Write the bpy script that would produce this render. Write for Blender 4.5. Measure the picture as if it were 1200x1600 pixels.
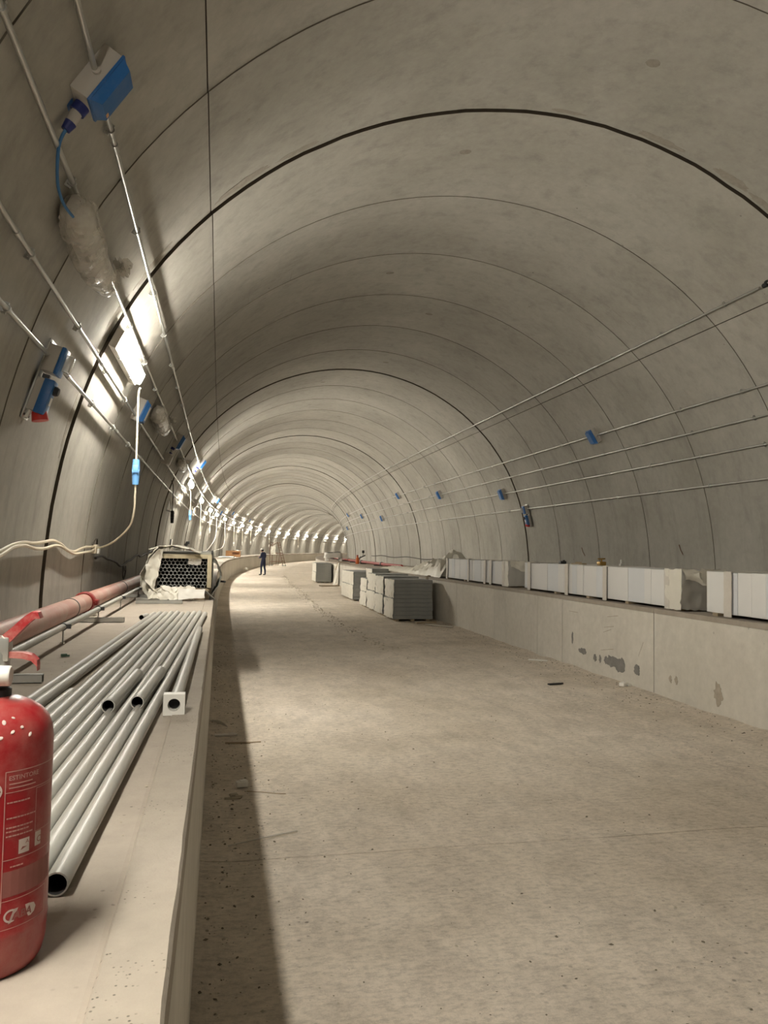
import bpy, bmesh, math, random
from math import sin, cos, pi, radians as R, sqrt, atan2, exp
from mathutils import Vector, Matrix, noise
random.seed(7)
for o in list(bpy.data.objects): bpy.data.objects.remove(o)
C = bpy.context.scene.collection
SC = bpy.context.scene

# ------------------------------------------------------------------ camera
YAW, PITCH, ROLL, EYE = 0.20916, 0.04973, 0.01724, 1.73
fw = Vector((sin(YAW)*cos(PITCH), cos(YAW)*cos(PITCH), sin(PITCH)))
rt = Vector((cos(YAW), -sin(YAW), 0))
up = rt.cross(fw)
r2 = rt*cos(ROLL) + up*sin(ROLL)
u2 = up*cos(ROLL) - rt*sin(ROLL)
cd = bpy.data.cameras.new('camera'); cam = bpy.data.objects.new('camera', cd); C.objects.link(cam)
cam.matrix_world = Matrix(((r2.x, u2.x, -fw.x, 0), (r2.y, u2.y, -fw.y, 0), (r2.z, u2.z, -fw.z, EYE), (0, 0, 0, 1)))
cd.sensor_fit = 'VERTICAL'; cd.sensor_height = 24; cd.sensor_width = 18; cd.lens = 18.0
cd.clip_start = 0.05; cd.clip_end = 400
SC.camera = cam
# ------------------------------------------------------------------ world and exposure (no daylight: lamps only)
w = bpy.data.worlds.new('world'); SC.world = w; w.use_nodes = True
w.node_tree.nodes['Background'].inputs[0].default_value = (0.01, 0.01, 0.012, 1)
w.node_tree.nodes['Background'].inputs[1].default_value = 0.2
SC.view_settings.view_transform = 'Standard'; SC.view_settings.look = 'None'
SC.view_settings.gamma = 1; SC.view_settings.use_curve_mapping = False
SC.view_settings.exposure = 0.9
try:
    SC.cycles.max_bounces = 7; SC.cycles.glossy_bounces = 2; SC.cycles.transmission_bounces = 2
except Exception: pass
LAMP = 130.0            # emission of the batten lamps
LAMP_COL = (1.0, 0.945, 0.83)

# ------------------------------------------------------------------ tunnel alignment: straight, spiral, then a right-hand bend
S0, RINV, LC = 11.98343, 0.0035, 31.8095
DS = 0.25; TS = []; TX = []; TY = []; TT = []
_t = _x = _y = 0.0; _s = -16.0
while _s < 190:
    k = min(max((_s - S0)/LC, 0), 1)*RINV
    _t += k*DS; _y += cos(_t)*DS; _x += sin(_t)*DS
    TS.append(_s); TX.append(_x); TY.append(_y); TT.append(_t); _s += DS
def _lerp(A, s):
    f = (s + 16.0)/DS; i = max(0, min(len(A) - 2, int(f))); f -= i
    return A[i]*(1 - f) + A[i + 1]*f
X0, Y0 = _lerp(TX, 0), _lerp(TY, 0)
def W(s, d, z=0.0):
    t = _lerp(TT, s)
    return Vector((_lerp(TX, s) - X0 + d*cos(t), _lerp(TY, s) - Y0 - d*sin(t), z))
def F(s, d, z=0.0, rz=0.0):
    """frame standing on the ground: X to the right wall, Y along the tunnel, Z up"""
    return Matrix.Translation(W(s, d, z)) @ Matrix.Rotation(-_lerp(TT, s) + rz, 4, 'Z')
DC, HC = 3.27126, EYE - 0.70186
def rad(ph): return 5.12947 + 0.24361*cos(2*ph) - 0.0404*cos(4*ph) + 0.01499*cos(6*ph)
def sec(deg, off=0.0):
    ph = R(deg); r = rad(ph)
    # normal of the section curve
    e = 1e-3; ra, rb = rad(ph - e), rad(ph + e)
    tx, tz = rb*sin(ph + e) - ra*sin(ph - e), rb*cos(ph + e) - ra*cos(ph - e)
    L = sqrt(tx*tx + tz*tz); nx, nz = -tz/L, tx/L
    x, z = r*sin(ph), r*cos(ph)
    if nx*x + nz*z > 0: nx, nz = -nx, -nz
    return DC + x + nx*off, HC + z + nz*off, nx, nz
def V(s, deg, off=0.0):
    d, z, _, _ = sec(deg, off); return W(s, d, z)
def FW(s, deg, off=0.0):
    """frame on the vault: X along the tunnel, Z away from the concrete, Y up the wall (left) / down the wall (right)"""
    d, z, nx, nz = sec(deg, off)
    t = _lerp(TT, s)
    X = Vector((sin(t), cos(t), 0)); Z = Vector((nx*cos(t), -nx*sin(t), nz)); Y = Z.cross(X); P = W(s, d, z)
    return Matrix(((X.x, Y.x, Z.x, P.x), (X.y, Y.y, Z.y, P.y), (X.z, Y.z, Z.z, P.z), (0, 0, 0, 1)))
B = 1.0568             # bench height
DLT, DRT = -0.062, 5.3166   # bench edges beside the roadway
SA, SB = -12.0, 166.0

# ------------------------------------------------------------------ materials
def new(name):
    m = bpy.data.materials.new(name); m.use_nodes = True
    nt = m.node_tree; return m, nt, nt.nodes['Principled BSDF']
def nd(nt, t, **k):
    n = nt.nodes.new(t)
    for a, v in k.items():
        if a in n.inputs: n.inputs[a].default_value = v
        else: setattr(n, a, v)
    return n
def coords(nt, scale=(1, 1, 1), kind='Object'):
    tc = nd(nt, 'ShaderNodeTexCoord'); mp = nd(nt, 'ShaderNodeMapping'); mp.inputs['Scale'].default_value = scale
    nt.links.new(tc.outputs[kind], mp.inputs['Vector']); return mp.outputs[0]
def ns(nt, vec, scale, detail=6, rough=0.6):
    n = nd(nt, 'ShaderNodeTexNoise'); n.inputs['Scale'].default_value = scale
    n.inputs['Detail'].default_value = detail; n.inputs['Roughness'].default_value = rough
    nt.links.new(vec, n.inputs['Vector']); return n.outputs['Fac']
def ramp(nt, fac, stops):
    r = nd(nt, 'ShaderNodeValToRGB'); e = r.color_ramp.elements
    while len(e) < len(stops): e.new(0.5)
    for q, (p, c) in zip(e, stops):
        q.position = p; q.color = (c, c, c, 1) if isinstance(c, (int, float)) else (*c, 1)
    nt.links.new(fac, r.inputs[0]); return r.outputs[0]
def mix(nt, fac, a, b, mode='MIX'):
    m = nd(nt, 'ShaderNodeMix', data_type='RGBA', blend_type=mode)
    for s, v in ((0, fac), (6, a), (7, b)):
        if isinstance(v, (int, float)): m.inputs[s].default_value = v
        elif isinstance(v, tuple): m.inputs[s].default_value = (*v, 1)
        else: nt.links.new(v, m.inputs[s])
    return m.outputs[2]
def bump(nt, bs, h, strength=0.3, dist=0.01):
    b = nd(nt, 'ShaderNodeBump'); b.inputs['Strength'].default_value = strength; b.inputs['Distance'].default_value = dist
    nt.links.new(h, b.inputs['Height']); nt.links.new(b.outputs[0], bs.inputs['Normal'])
MATS = {}
def plain(name, col, rough=0.6, metal=0.0, var=0.12, scale=8, bmp=0.0, dust=None, dustamt=0.35):
    if name in MATS: return MATS[name]
    m, nt, bs = new(name); v = coords(nt)
    f = ns(nt, v, scale, 5)
    a = tuple(max(0, c*(1 - var)) for c in col); b = tuple(min(1, c*(1 + var)) for c in col)
    c = mix(nt, f, a, b)
    if dust:
        g = ramp(nt, ns(nt, v, scale*0.6, 8, 0.7), [(0.45, 0.0), (0.62, dustamt)])
        c = mix(nt, g, c, dust)
    nt.links.new(c, bs.inputs['Base Color'])
    bs.inputs['Roughness'].default_value = rough; bs.inputs['Metallic'].default_value = metal
    if bmp: bump(nt, bs, ns(nt, v, scale*6, 4), bmp, 0.004)
    MATS[name] = m; return m
def concrete(name, dark, light, pits=True, streak=0.0, rnd=0.10, bm=0.25, patch=0.6, ps=3.2, pg=0.5):
    m, nt, bs = new(name); v = coords(nt)
    big = ramp(nt, ns(nt, v, 0.45, 7, 0.62), [(0.33, 0.0), (0.68, 1.0)])
    c = mix(nt, big, dark, light)
    fine = ramp(nt, ns(nt, v, 9.0, 8, 0.7), [(0.3, 0.86), (0.7, 1.06)])
    c = mix(nt, 0.75, c, fine, 'MULTIPLY')
    cloud = ramp(nt, ns(nt, v, 1.7, 6, 0.65), [(0.55, 1.0), (0.72, 0.84)])
    c = mix(nt, patch, c, cloud, 'MULTIPLY')
    if streak:
        st = ns(nt, coords(nt, (2.6, 2.6, 0.28)), 1.6, 7, 0.7)
        c = mix(nt, streak, c, ramp(nt, st, [(0.5, 1.0), (0.68, 0.62)]), 'MULTIPLY')
    if rnd:
        oi = nd(nt, 'ShaderNodeObjectInfo')
        c = mix(nt, 1.0, c, ramp(nt, oi.outputs['Random'], [(0.0, 1 - rnd), (1.0, 1 + rnd*0.4)]), 'MULTIPLY')
    if pits:
        vo = nd(nt, 'ShaderNodeTexVoronoi'); vo.inputs['Scale'].default_value = ps; nt.links.new(v, vo.inputs['Vector'])
        pm = ramp(nt, vo.outputs['Distance'], [(0.03 if ps < 8 else 0.10, 0.35), (0.055 if ps < 8 else 0.22, 1.0)])
        gate = ramp(nt, ns(nt, v, 0.8 if ps < 8 else 5.0, 3), [(pg, 0.0), (pg + 0.08, 1.0)])
        c = mix(nt, gate, c, mix(nt, 1.0, c, pm, 'MULTIPLY'))
    nt.links.new(c, bs.inputs['Base Color']); bs.inputs['Roughness'].default_value = 0.85
    bs.inputs['Specular IOR Level'].default_value = 0.18
    if bm: bump(nt, bs, ns(nt, v, 14.0, 6, 0.65), bm, 0.006)
    MATS[name] = m; return m
LIN = concrete('vault_concrete', (0.365, 0.348, 0.305), (0.48, 0.462, 0.413), streak=0.42, rnd=0.07, patch=0.4)
SHELL = plain('joint_filler', (0.075, 0.06, 0.043), 0.95, var=0.4, scale=6, bmp=0.4)
JEDGE = plain('joint_edge_dirt', (0.15, 0.13, 0.10), 0.95, var=0.3, scale=6)
BEN = concrete('bench_concrete', (0.53, 0.495, 0.43), (0.64, 0.605, 0.54), streak=0.12, rnd=0.05)
BTOP = concrete('bench_top_dust', (0.33, 0.283, 0.235), (0.42, 0.37, 0.315), rnd=0.0, bm=0.5, patch=0.9, ps=40, pg=0.60)
KERB = concrete('bench_edge_mortar', (0.29, 0.25, 0.205), (0.41, 0.365, 0.31), rnd=0.0, bm=0.9, ps=75, pg=0.54)
def floor_mat():
    m, nt, bs = new('dusty_floor'); v = coords(nt)
    big = ramp(nt, ns(nt, v, 0.35, 8, 0.65), [(0.35, 0.0), (0.66, 1.0)])
    c = mix(nt, big, (0.56, 0.485, 0.39), (0.76, 0.68, 0.585))
    mid = ramp(nt, ns(nt, coords(nt, (1.4, 0.7, 1)), 2.4, 9, 0.8), [(0.38, 0.72), (0.56, 1.03)])
    c = mix(nt, 0.65, c, mid, 'MULTIPLY')
    fine = ramp(nt, ns(nt, coords(nt, (1.0, 1.9, 1)), 16, 9, 0.8), [(0.38, 0.70), (0.54, 1.02)])
    c = mix(nt, 0.9, c, fine, 'MULTIPLY')
    vo = nd(nt, 'ShaderNodeTexVoronoi'); vo.inputs['Scale'].default_value = 15.0; nt.links.new(v, vo.inputs['Vector'])
    sp = ramp(nt, vo.outputs['Distance'], [(0.09, 0.38), (0.17, 1.0)])
    gate = ramp(nt, ns(nt, v, 1.6, 4, 0.7), [(0.50, 0.0), (0.64, 0.9)])
    c = mix(nt, gate, c, mix(nt, 1.0, c, sp, 'MULTIPLY'))
    nt.links.new(c, bs.inputs['Base Color']); bs.inputs['Roughness'].default_value = 0.92
    bs.inputs['Specular IOR Level'].default_value = 0.15
    h = nd(nt, 'ShaderNodeMath', operation='ADD')
    nt.links.new(ns(nt, v, 22, 9, 0.8), h.inputs[0]); nt.links.new(ns(nt, v, 3, 7, 0.7), h.inputs[1])
    bump(nt, bs, h.outputs[0], 0.65, 0.02)
    return m
FLOOR = floor_mat()
GALV = plain('galvanised_steel', (0.56, 0.56, 0.53), 0.38, 0.9, 0.1, 5)
STEEL = plain('zinc_plate', (0.52, 0.52, 0.49), 0.42, 0.8, 0.15, 10)
DKST = plain('dark_steel', (0.10, 0.10, 0.10), 0.5, 0.6)
PIPE = plain('grey_conduit_pipe', (0.39, 0.385, 0.355), 0.42, 0.0, 0.06, 3, dust=(0.52, 0.47, 0.40), dustamt=0.4)
PIPEB = plain('pipe_bundle_grey', (0.34, 0.34, 0.32), 0.45, 0.2)
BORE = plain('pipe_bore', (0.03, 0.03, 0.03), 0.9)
GBOX = plain('box_grey_plastic', (0.50, 0.47, 0.42), 0.5, 0, 0.06, 6)
BLUE = plain('box_blue_plastic', (0.025, 0.14, 0.40), 0.36, 0, 0.10, 6, dust=(0.30, 0.33, 0.38), dustamt=0.18)
NAVYP = plain('plug_navy_plastic', (0.02, 0.03, 0.16), 0.45)
LBLUE = plain('connector_light_blue', (0.13, 0.32, 0.62), 0.45, 0, 0.15, 20)
REDP = plain('socket_red_plastic', (0.55, 0.03, 0.025), 0.4)
BLK = plain('black_plastic', (0.015, 0.015, 0.016), 0.5)
WHT = plain('white_plastic', (0.72, 0.70, 0.65), 0.5, 0, 0.06)
CREAM = plain('cream_cable', (0.62, 0.55, 0.42), 0.55, 0, 0.12, 6)
BCAB = plain('blue_cable', (0.04, 0.16, 0.36), 0.5)
DCAB = plain('dark_cable', (0.06, 0.05, 0.04), 0.7)
PINK = plain('dusty_red_main_pipe', (0.46, 0.24, 0.19), 0.45, 0, 0.08, 4, dust=(0.50, 0.36, 0.30), dustamt=0.9)
COUP = plain('red_coupling', (0.26, 0.022, 0.018), 0.5, 0, 0.2, 18)
EXR = plain('extinguisher_red', (0.26, 0.005, 0.010), 0.33, 0, 0.12, 9, dust=(0.36, 0.16, 0.13), dustamt=0.5)
EXR2 = plain('extinguisher_lever_red', (0.32, 0.012, 0.016), 0.55, 0, 0.15, 30, dust=(0.45, 0.20, 0.17), dustamt=0.8)
PRINT = plain('label_print', (0.44, 0.24, 0.21), 0.6, 0, 0.25, 30)
PRINTW = plain('label_white', (0.52, 0.43, 0.39), 0.6, 0, 0.2, 30)
DUSTP = plain('label_dusty_field', (0.25, 0.085, 0.072), 0.75, 0, 0.3, 12)
WOODY = plain('timber_batten', (0.40, 0.345, 0.23), 0.7, 0, 0.18, 9, bmp=0.3)
WOODO = plain('orange_timber', (0.80, 0.42, 0.19), 0.65, 0, 0.2, 9)
WOODB = plain('weathered_plank', (0.33, 0.26, 0.17), 0.8, 0, 0.25, 9, bmp=0.3)
FOAM = plain('grey_board', (0.255, 0.26, 0.25), 0.75, 0, 0.14, 5, dust=(0.42, 0.40, 0.36), dustamt=0.25)
WPACK = plain('white_slab', (0.66, 0.65, 0.63), 0.6, 0, 0.06, 2.2)
WPACK2 = plain('white_slab_cool', (0.60, 0.61, 0.62), 0.6, 0, 0.06, 2.2)
STRAP = plain('pale_strap', (0.56, 0.52, 0.46), 0.5, 0, 0.1, 20)
SHEET = plain('crumpled_sheet', (0.64, 0.61, 0.53), 0.5, 0, 0.1, 6)
GREYS = plain('grey_wrap', (0.28, 0.28, 0.24), 0.6, 0, 0.25, 6)
SKIN = plain('skin', (0.50, 0.31, 0.23), 0.6)
NAVY = plain('navy_overall', (0.012, 0.016, 0.045), 0.85, 0, 0.3, 12)
HAIR = plain('dark_hair', (0.015, 0.012, 0.01), 0.8)
BOOT = plain('work_boot', (0.03, 0.024, 0.02), 0.8)
RUST = plain('rusty_tube', (0.17, 0.085, 0.05), 0.7, 0.2, 0.3, 14)
STONED = plain('dark_rubble', (0.16, 0.135, 0.10), 0.95, 0, 0.4, 20)
STONE = plain('rubble', (0.42, 0.37, 0.29), 0.95, 0, 0.25, 20, bmp=0.4)
BRASS = plain('brass', (0.36, 0.22, 0.06), 0.4, 0.8)
STAIN = plain('wet_stain', (0.19, 0.18, 0.165), 0.9, 0, 0.4, 14)
STAINB = plain('brown_stain', (0.33, 0.285, 0.225), 0.9, 0, 0.4, 14)
GROUT = plain('grout_patch', (0.26, 0.24, 0.20), 0.9, 0, 0.35, 22, bmp=0.5)
def film_mat():
    m, nt, bs = new('clear_plastic_film')
    v = coords(nt); bs.inputs['Base Color'].default_value = (0.72, 0.68, 0.60, 1)
    bs.inputs['Roughness'].default_value = 0.22
    bump(nt, bs, ns(nt, v, 16, 3), 0.6, 0.010)
    tr = nd(nt, 'ShaderNodeBsdfTransparent'); mx = nd(nt, 'ShaderNodeMixShader')
    f = ramp(nt, ns(nt, v, 9, 4), [(0.35, 0.30), (0.7, 0.55)])
    nt.links.new(f, mx.inputs[0]); nt.links.new(tr.outputs[0], mx.inputs[1]); nt.links.new(bs.outputs[0], mx.inputs[2])
    nt.links.new(mx.outputs[0], nt.nodes['Material Output'].inputs['Surface']); return m
FILM = film_mat()
EFILM = plain('grey_end_film', (0.40, 0.385, 0.35), 0.35, 0, 0.12, 4)
def clear_mat():
    m, nt, bs = new('clear_cover'); bs.inputs['Base Color'].default_value = (0.7, 0.68, 0.62, 1); bs.inputs['Roughness'].default_value = 0.15
    tr = nd(nt, 'ShaderNodeBsdfTransparent'); mx = nd(nt, 'ShaderNodeMixShader'); mx.inputs[0].default_value = 0.55
    nt.links.new(tr.outputs[0], mx.inputs[1]); nt.links.new(bs.outputs[0], mx.inputs[2])
    nt.links.new(mx.outputs[0], nt.nodes['Material Output'].inputs['Surface']); return m
CLEAR = clear_mat()
def emit(name, col, st):
    m, nt, bs = new(name); bs.inputs['Base Color'].default_value = (0.8, 0.8, 0.8, 1)
    bs.inputs['Emission Color'].default_value = (*col, 1); bs.inputs['Emission Strength'].default_value = st; return m
GLOW = emit('lit_diffuser', LAMP_COL, LAMP*1.5)
GLOWN = emit('lit_diffuser_near', LAMP_COL, LAMP*1.05)  # near lamps set dimmer to balance light along the tunnel

# ------------------------------------------------------------------ mesh building
class MB:
    def __init__(s): s.v = []; s.f = []; s.m = []
    def add(s, vs, fs, mi=0):
        o = len(s.v); s.v += [tuple(v) for v in vs]; s.f += [tuple(i + o for i in f) for f in fs]; s.m += [mi]*len(fs); return s
    def box(s, c, d, M=None, mi=0, bev=0.0):
        x, y, z = d[0]/2, d[1]/2, d[2]/2
        if bev <= 0:
            vs = [Vector((c[0] + a*x, c[1] + b*y, c[2] + e*z)) for a in (-1, 1) for b in (-1, 1) for e in (-1, 1)]
            fs = [(0, 1, 3, 2), (4, 6, 7, 5), (0, 4, 5, 1), (2, 3, 7, 6), (0, 2, 6, 4), (1, 5, 7, 3)]
        else:
            bm = bmesh.new(); bmesh.ops.create_cube(bm, size=1)
            for v in bm.verts: v.co = Vector((c[0] + v.co.x*d[0], c[1] + v.co.y*d[1], c[2] + v.co.z*d[2]))
            bmesh.ops.bevel(bm, geom=bm.edges[:], offset=bev, segments=2, affect='EDGES', profile=0.6)
            bm.verts.index_update(); vs = [v.co.copy() for v in bm.verts]; fs = [[v.index for v in f.verts] for f in bm.faces]; bm.free()
        if M: vs = [M @ v for v in vs]
        return s.add(vs, fs, mi)
    def tube(s, pts, r, n=8, cap=True, mi=0, inner=None):
        pts = [Vector(p) for p in pts]; rr = r if isinstance(r, (list, tuple)) else [r]*len(pts)
        vs = []; fs = []; T0 = (pts[1] - pts[0]).normalized()
        a = Vector((0, 0, 1)) if abs(T0.z) < 0.9 else Vector((1, 0, 0))
        N = (a - T0*a.dot(T0)).normalized()
        for i, p in enumerate(pts):
            T = (pts[min(i + 1, len(pts) - 1)] - pts[max(i - 1, 0)]).normalized()
            N = (N - T*N.dot(T)).normalized(); Bn = T.cross(N)
            for k in range(n):
                q = 2*pi*k/n; vs.append(p + (N*cos(q) + Bn*sin(q))*rr[i])
        for i in range(len(pts) - 1):
            for k in range(n):
                k2 = (k + 1) % n; fs.append((i*n + k, i*n + k2, (i + 1)*n + k2, (i + 1)*n + k))
        if cap: fs.append(tuple(range(n - 1, -1, -1))); fs.append(tuple(range((len(pts) - 1)*n, len(pts)*n)))
        return s.add(vs, fs, mi)
    def hollow(s, p0, p1, ro, ri, n=16, depth=0.4, mi=0, mi2=1):
        """open pipe with a bore"""
        p0, p1 = Vector(p0), Vector(p1); T = (p1 - p0).normalized(); L = (p1 - p0).length
        a = Vector((0, 0, 1)) if abs(T.z) < 0.9 else Vector((1, 0, 0)); N = (a - T*a.dot(T)).normalized(); Bn = T.cross(N)
        dp = min(depth, L*0.45)
        rings = [(p0 + T*dp, ri), (p0, ri), (p0, ro), (p1, ro), (p1, ri), (p1 - T*dp, ri)]; vs = []
        for p, r in rings: vs += [p + (N*cos(2*pi*k/n) + Bn*sin(2*pi*k/n))*r for k in range(n)]
        for i in range(5):
            s.add([vs[i*n + k] for k in range(n)] + [vs[(i + 1)*n + k] for k in range(n)],
                  [(k, (k + 1) % n, n + (k + 1) % n, n + k) for k in range(n)], mi2 if i in (0, 4) else mi)
        s.add(vs[:n], [tuple(range(n))], mi2); s.add(vs[5*n:], [tuple(range(n - 1, -1, -1))], mi2); return s
    def lathe(s, prof, n=32, M=None, mi=0, cap=True):
        vs = [Vector((r*cos(2*pi*k/n), r*sin(2*pi*k/n), z)) for r, z in prof for k in range(n)]
        if M: vs = [M @ v for v in vs]
        fs = [(i*n + k, i*n + (k + 1) % n, (i + 1)*n + (k + 1) % n, (i + 1)*n + k) for i in range(len(prof) - 1) for k in range(n)]
        if cap: fs += [tuple(range(n - 1, -1, -1)), tuple(range((len(prof) - 1)*n, len(prof)*n))]
        return s.add(vs, fs, mi)
    def sheet(s, fn, nu, nv, th=0.004, mi=0):
        """grid surface fn(u,v)->Vector given a thickness"""
        P = [[fn(i/nu, j/nv) for j in range(nv + 1)] for i in range(nu + 1)]; vs = []
        for sg in (0, 1):
            for i in range(nu + 1):
                for j in range(nv + 1):
                    a = P[min(i + 1, nu)][j] - P[max(i - 1, 0)][j]; b = P[i][min(j + 1, nv)] - P[i][max(j - 1, 0)]
                    nrm = a.cross(b); nrm = nrm.normalized() if nrm.length > 1e-9 else Vector((0, 0, 1))
                    vs.append(P[i][j] - nrm*th*sg)
        k = (nu + 1)*(nv + 1); q = lambda i, j, o=0: o*k + i*(nv + 1) + j; fs = []
        for i in range(nu):
            for j in range(nv):
                fs.append((q(i, j), q(i + 1, j), q(i + 1, j + 1), q(i, j + 1))); fs.append((q(i, j, 1), q(i, j + 1, 1), q(i + 1, j + 1, 1), q(i + 1, j, 1)))
        for i in range(nu): fs += [(q(i, 0), q(i, 0, 1), q(i + 1, 0, 1), q(i + 1, 0)), (q(i, nv), q(i + 1, nv), q(i + 1, nv, 1), q(i, nv, 1))]
        for j in range(nv): fs += [(q(0, j), q(0, j + 1), q(0, j + 1, 1), q(0, j, 1)), (q(nu, j), q(nu, j, 1), q(nu, j + 1, 1), q(nu, j + 1))]
        return s.add(vs, fs, mi)
    def mesh(s, name, mats, smooth=True, fix=True):
        me = bpy.data.meshes.new(name); me.from_pydata(s.v, [], s.f)
        for m in (mats if isinstance(mats, (list, tuple)) else [mats]): me.materials.append(m)
        me.polygons.foreach_set('material_index', s.m)
        if fix:
            bm = bmesh.new(); bm.from_mesh(me); bmesh.ops.recalc_face_normals(bm, faces=bm.faces[:]); bm.to_mesh(me); bm.free()
        if smooth:
            me.polygons.foreach_set('use_smooth', [True]*len(me.polygons))
            try: me.set_sharp_from_angle(angle=R(38))
            except Exception: pass
        me.update(); return me
    def build(s, name, mats, parent=None, M=None, smooth=True, fix=True):
        o = bpy.data.objects.new(name, s.mesh(name, mats, smooth, fix)); C.objects.link(o)
        if parent: o.parent = parent
        if M is not None:
            if parent: o.matrix_basis = M
            else: o.matrix_basis = M
        return o
def tag(o, label, cat, group=None):
    o['label'] = label; o['category'] = cat
    if group: o['group'] = group
    return o
def thing(name, label, cat, M, group=None):
    o = bpy.data.objects.new(name, None); C.objects.link(o); o.matrix_basis = M; o.matrix_world = M; o.empty_display_size = 0.1
    return tag(o, label, cat, group)
def struct(o): o['kind'] = 'structure'; return o
def dup(root, M, label, group=None):
    r = root.copy(); C.objects.link(r); r.matrix_basis = M; r['label'] = label
    if group: r['group'] = group
    for ch in list(root.children):
        c = ch.copy(); C.objects.link(c); c.parent = r; c.matrix_basis = ch.matrix_basis.copy()
        for g in list(ch.children):
            e = g.copy(); C.objects.link(e); e.parent = c; e.matrix_basis = g.matrix_basis.copy()
    return r
def inst(name, me, parent, M):
    o = bpy.data.objects.new(name, me); C.objects.link(o); o.parent = parent; o.matrix_basis = M; return o
T3 = Matrix.Translation
def RX(a): return Matrix.Rotation(R(a), 4, 'X')
def RY(a): return Matrix.Rotation(R(a), 4, 'Y')
def RZ(a): return Matrix.Rotation(R(a), 4, 'Z')
def cable(pts, r, n=7, sub=6):
    """smooth path through points (Catmull-Rom)"""
    P = [Vector(p) for p in pts]; out = []
    for i in range(len(P) - 1):
        a, b, c, d = P[max(i - 1, 0)], P[i], P[i + 1], P[min(i + 2, len(P) - 1)]
        for k in range(sub):
            t = k/sub
            out.append(0.5*((2*b) + (c - a)*t + (2*a - 5*b + 4*c - d)*t*t + (3*b - a - 3*c + d)*t**3))
    out.append(P[-1]); return MB().tube(out, r, n)

# ------------------------------------------------------------------ vault lining: dark shell behind, cast panels in front, joints between
J1 = 7.40819
rings = [J1 + 2.0*k for k in range(-10, 80)]
rings = [q for q in rings if SA - 0.1 < q < SB + 2]
sh = MB(); degs = [-97 + 194*i/60 for i in range(61)]
ss = [SA - 0.3 + (SB + 0.6 - SA)*i/120 for i in range(121)]
sh.add([V(s_, a, -0.085) for s_ in ss for a in degs], [(i*61 + j, i*61 + j + 1, (i + 1)*61 + j + 1, (i + 1)*61 + j) for i in range(120) for j in range(60)])
ceil = struct(sh.build('ceiling', SHELL, fix=False))
def cast_offset(s):
    """each 12 m cast starts a little proud and tapers back; each form ring does the same on a smaller scale"""
    f = ((s - J1)/12.0) % 1.0; g = ((s - J1)/2.0) % 1.0
    return 0.008 - 0.018*f - 0.006*g
def lining_panel(s0, s1, a0, a1, name):
    main0 = abs(((s0 - J1)/12.0) - round((s0 - J1)/12.0)) < 0.01
    main1 = abs(((s1 - J1)/12.0) - round((s1 - J1)/12.0)) < 0.01
    g0, g1 = (0.013 if main0 else 0.0035), (0.013 if main1 else 0.0035)
    da = 0.07
    A0 = a0 + (da if a0 > -90 else 0); A1 = a1 - (da if a1 < 90 else 0)
    n = max(8, int((A1 - A0)/2.4)); o0, o1, om = cast_offset(s0 + 1e-4), cast_offset(s1 - 1e-4), cast_offset((s0 + s1)/2)
    mb = MB(); ang = [A0 + (A1 - A0)*i/n for i in range(n + 1)]
    jag = lambda s_, a, m: (0.012*noise.noise(Vector((a*1.3, s_, 3.1))) + 0.009*noise.noise(Vector((a*4.1, s_, 7.7)))) if m else 0.0018*noise.noise(Vector((a*0.9, s_, 1.1)))
    e0 = [s0 + g0 + jag(s0, a, main0) for a in ang]; e1 = [s1 - g1 + jag(s1, a, main1) for a in ang]
    mid = (s0 + s1)/2
    rows = [[V(e0[i], a, o0) for i, a in enumerate(ang)], [V(mid, a, om) for a in ang], [V(e1[i], a, o1) for i, a in enumerate(ang)]]
    fl = [v for r in rows for v in r]; m = n + 1
    mb.add(fl, [(k*m + j, k*m + j + 1, (k + 1)*m + j + 1, (k + 1)*m + j) for k in range(2) for j in range(n)])
    for k, e, mn in ((0, e0, main0), (2, e1, main1)):
        back = [V(e[i], a, -0.09) for i, a in enumerate(ang)]
        mb.add(rows[k] + back, [(j, m + j, m + j + 1, j + 1) for j in range(n)], 1 if mn else 2)
    for j in (0, n):
        a = ang[j]; q = [V(e0[j], a, o0), V(mid, a, om), V(e1[j], a, o1)]; bk = [V(e0[j], a, -0.09), V(mid, a, -0.09), V(e1[j], a, -0.09)]
        mb.add(q + bk, [(0, 1, 4, 3), (1, 2, 5, 4)], 1)
    o = mb.build(name, [LIN, SHELL, JEDGE], ceil, smooth=True, fix=False)
    return o
AL, AR = -41.4, 41.1
for s0, s1 in zip(rings[:-1], rings[1:]):
    for a0, a1 in ((-92, AL), (AL, AR), (AR, 92)): lining_panel(s0, s1, a0, a1, 'lining_panel')
SMEAR = plain('grout_smear', (0.30, 0.275, 0.23), 0.9, 0, 0.3, 18, bmp=0.4)
for a_, ls, la, ds in ((2, 0.03, 2.2, 0.05), (14, 0.05, 3.0, 0.06), (24, 0.06, 2.6, 0.07), (29, 0.05, 2.2, 0.06), (-30, 0.05, 2.5, 0.06), (-37, 0.07, 3.4, 0.09), (-50, 0.07, 3.2, 0.10), (-57, 0.09, 2.6, 0.12), (-69, 0.05, 3.4, 0.08)):
    s_ = J1 - 0.03 - ds; off = cast_offset(s_) + 0.002; n = 26; pts = []
    for k in range(n):
        q = 2*pi*k/n; rr = 1 + 0.5*noise.noise(Vector((cos(q)*2.4, sin(q)*2.4, a_*1.7))); pts.append((s_ + ls*cos(q)*rr, a_ + la*sin(q)*rr))
    MB().add([V(x, y, off) for x, y in pts] + [V(x, y, off - 0.004) for x, y in pts], [tuple(range(n))] + [(k, (k + 1) % n, n + (k + 1) % n, n + k) for k in range(n)]).build('grout_smear', SMEAR, ceil, smooth=False)
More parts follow.
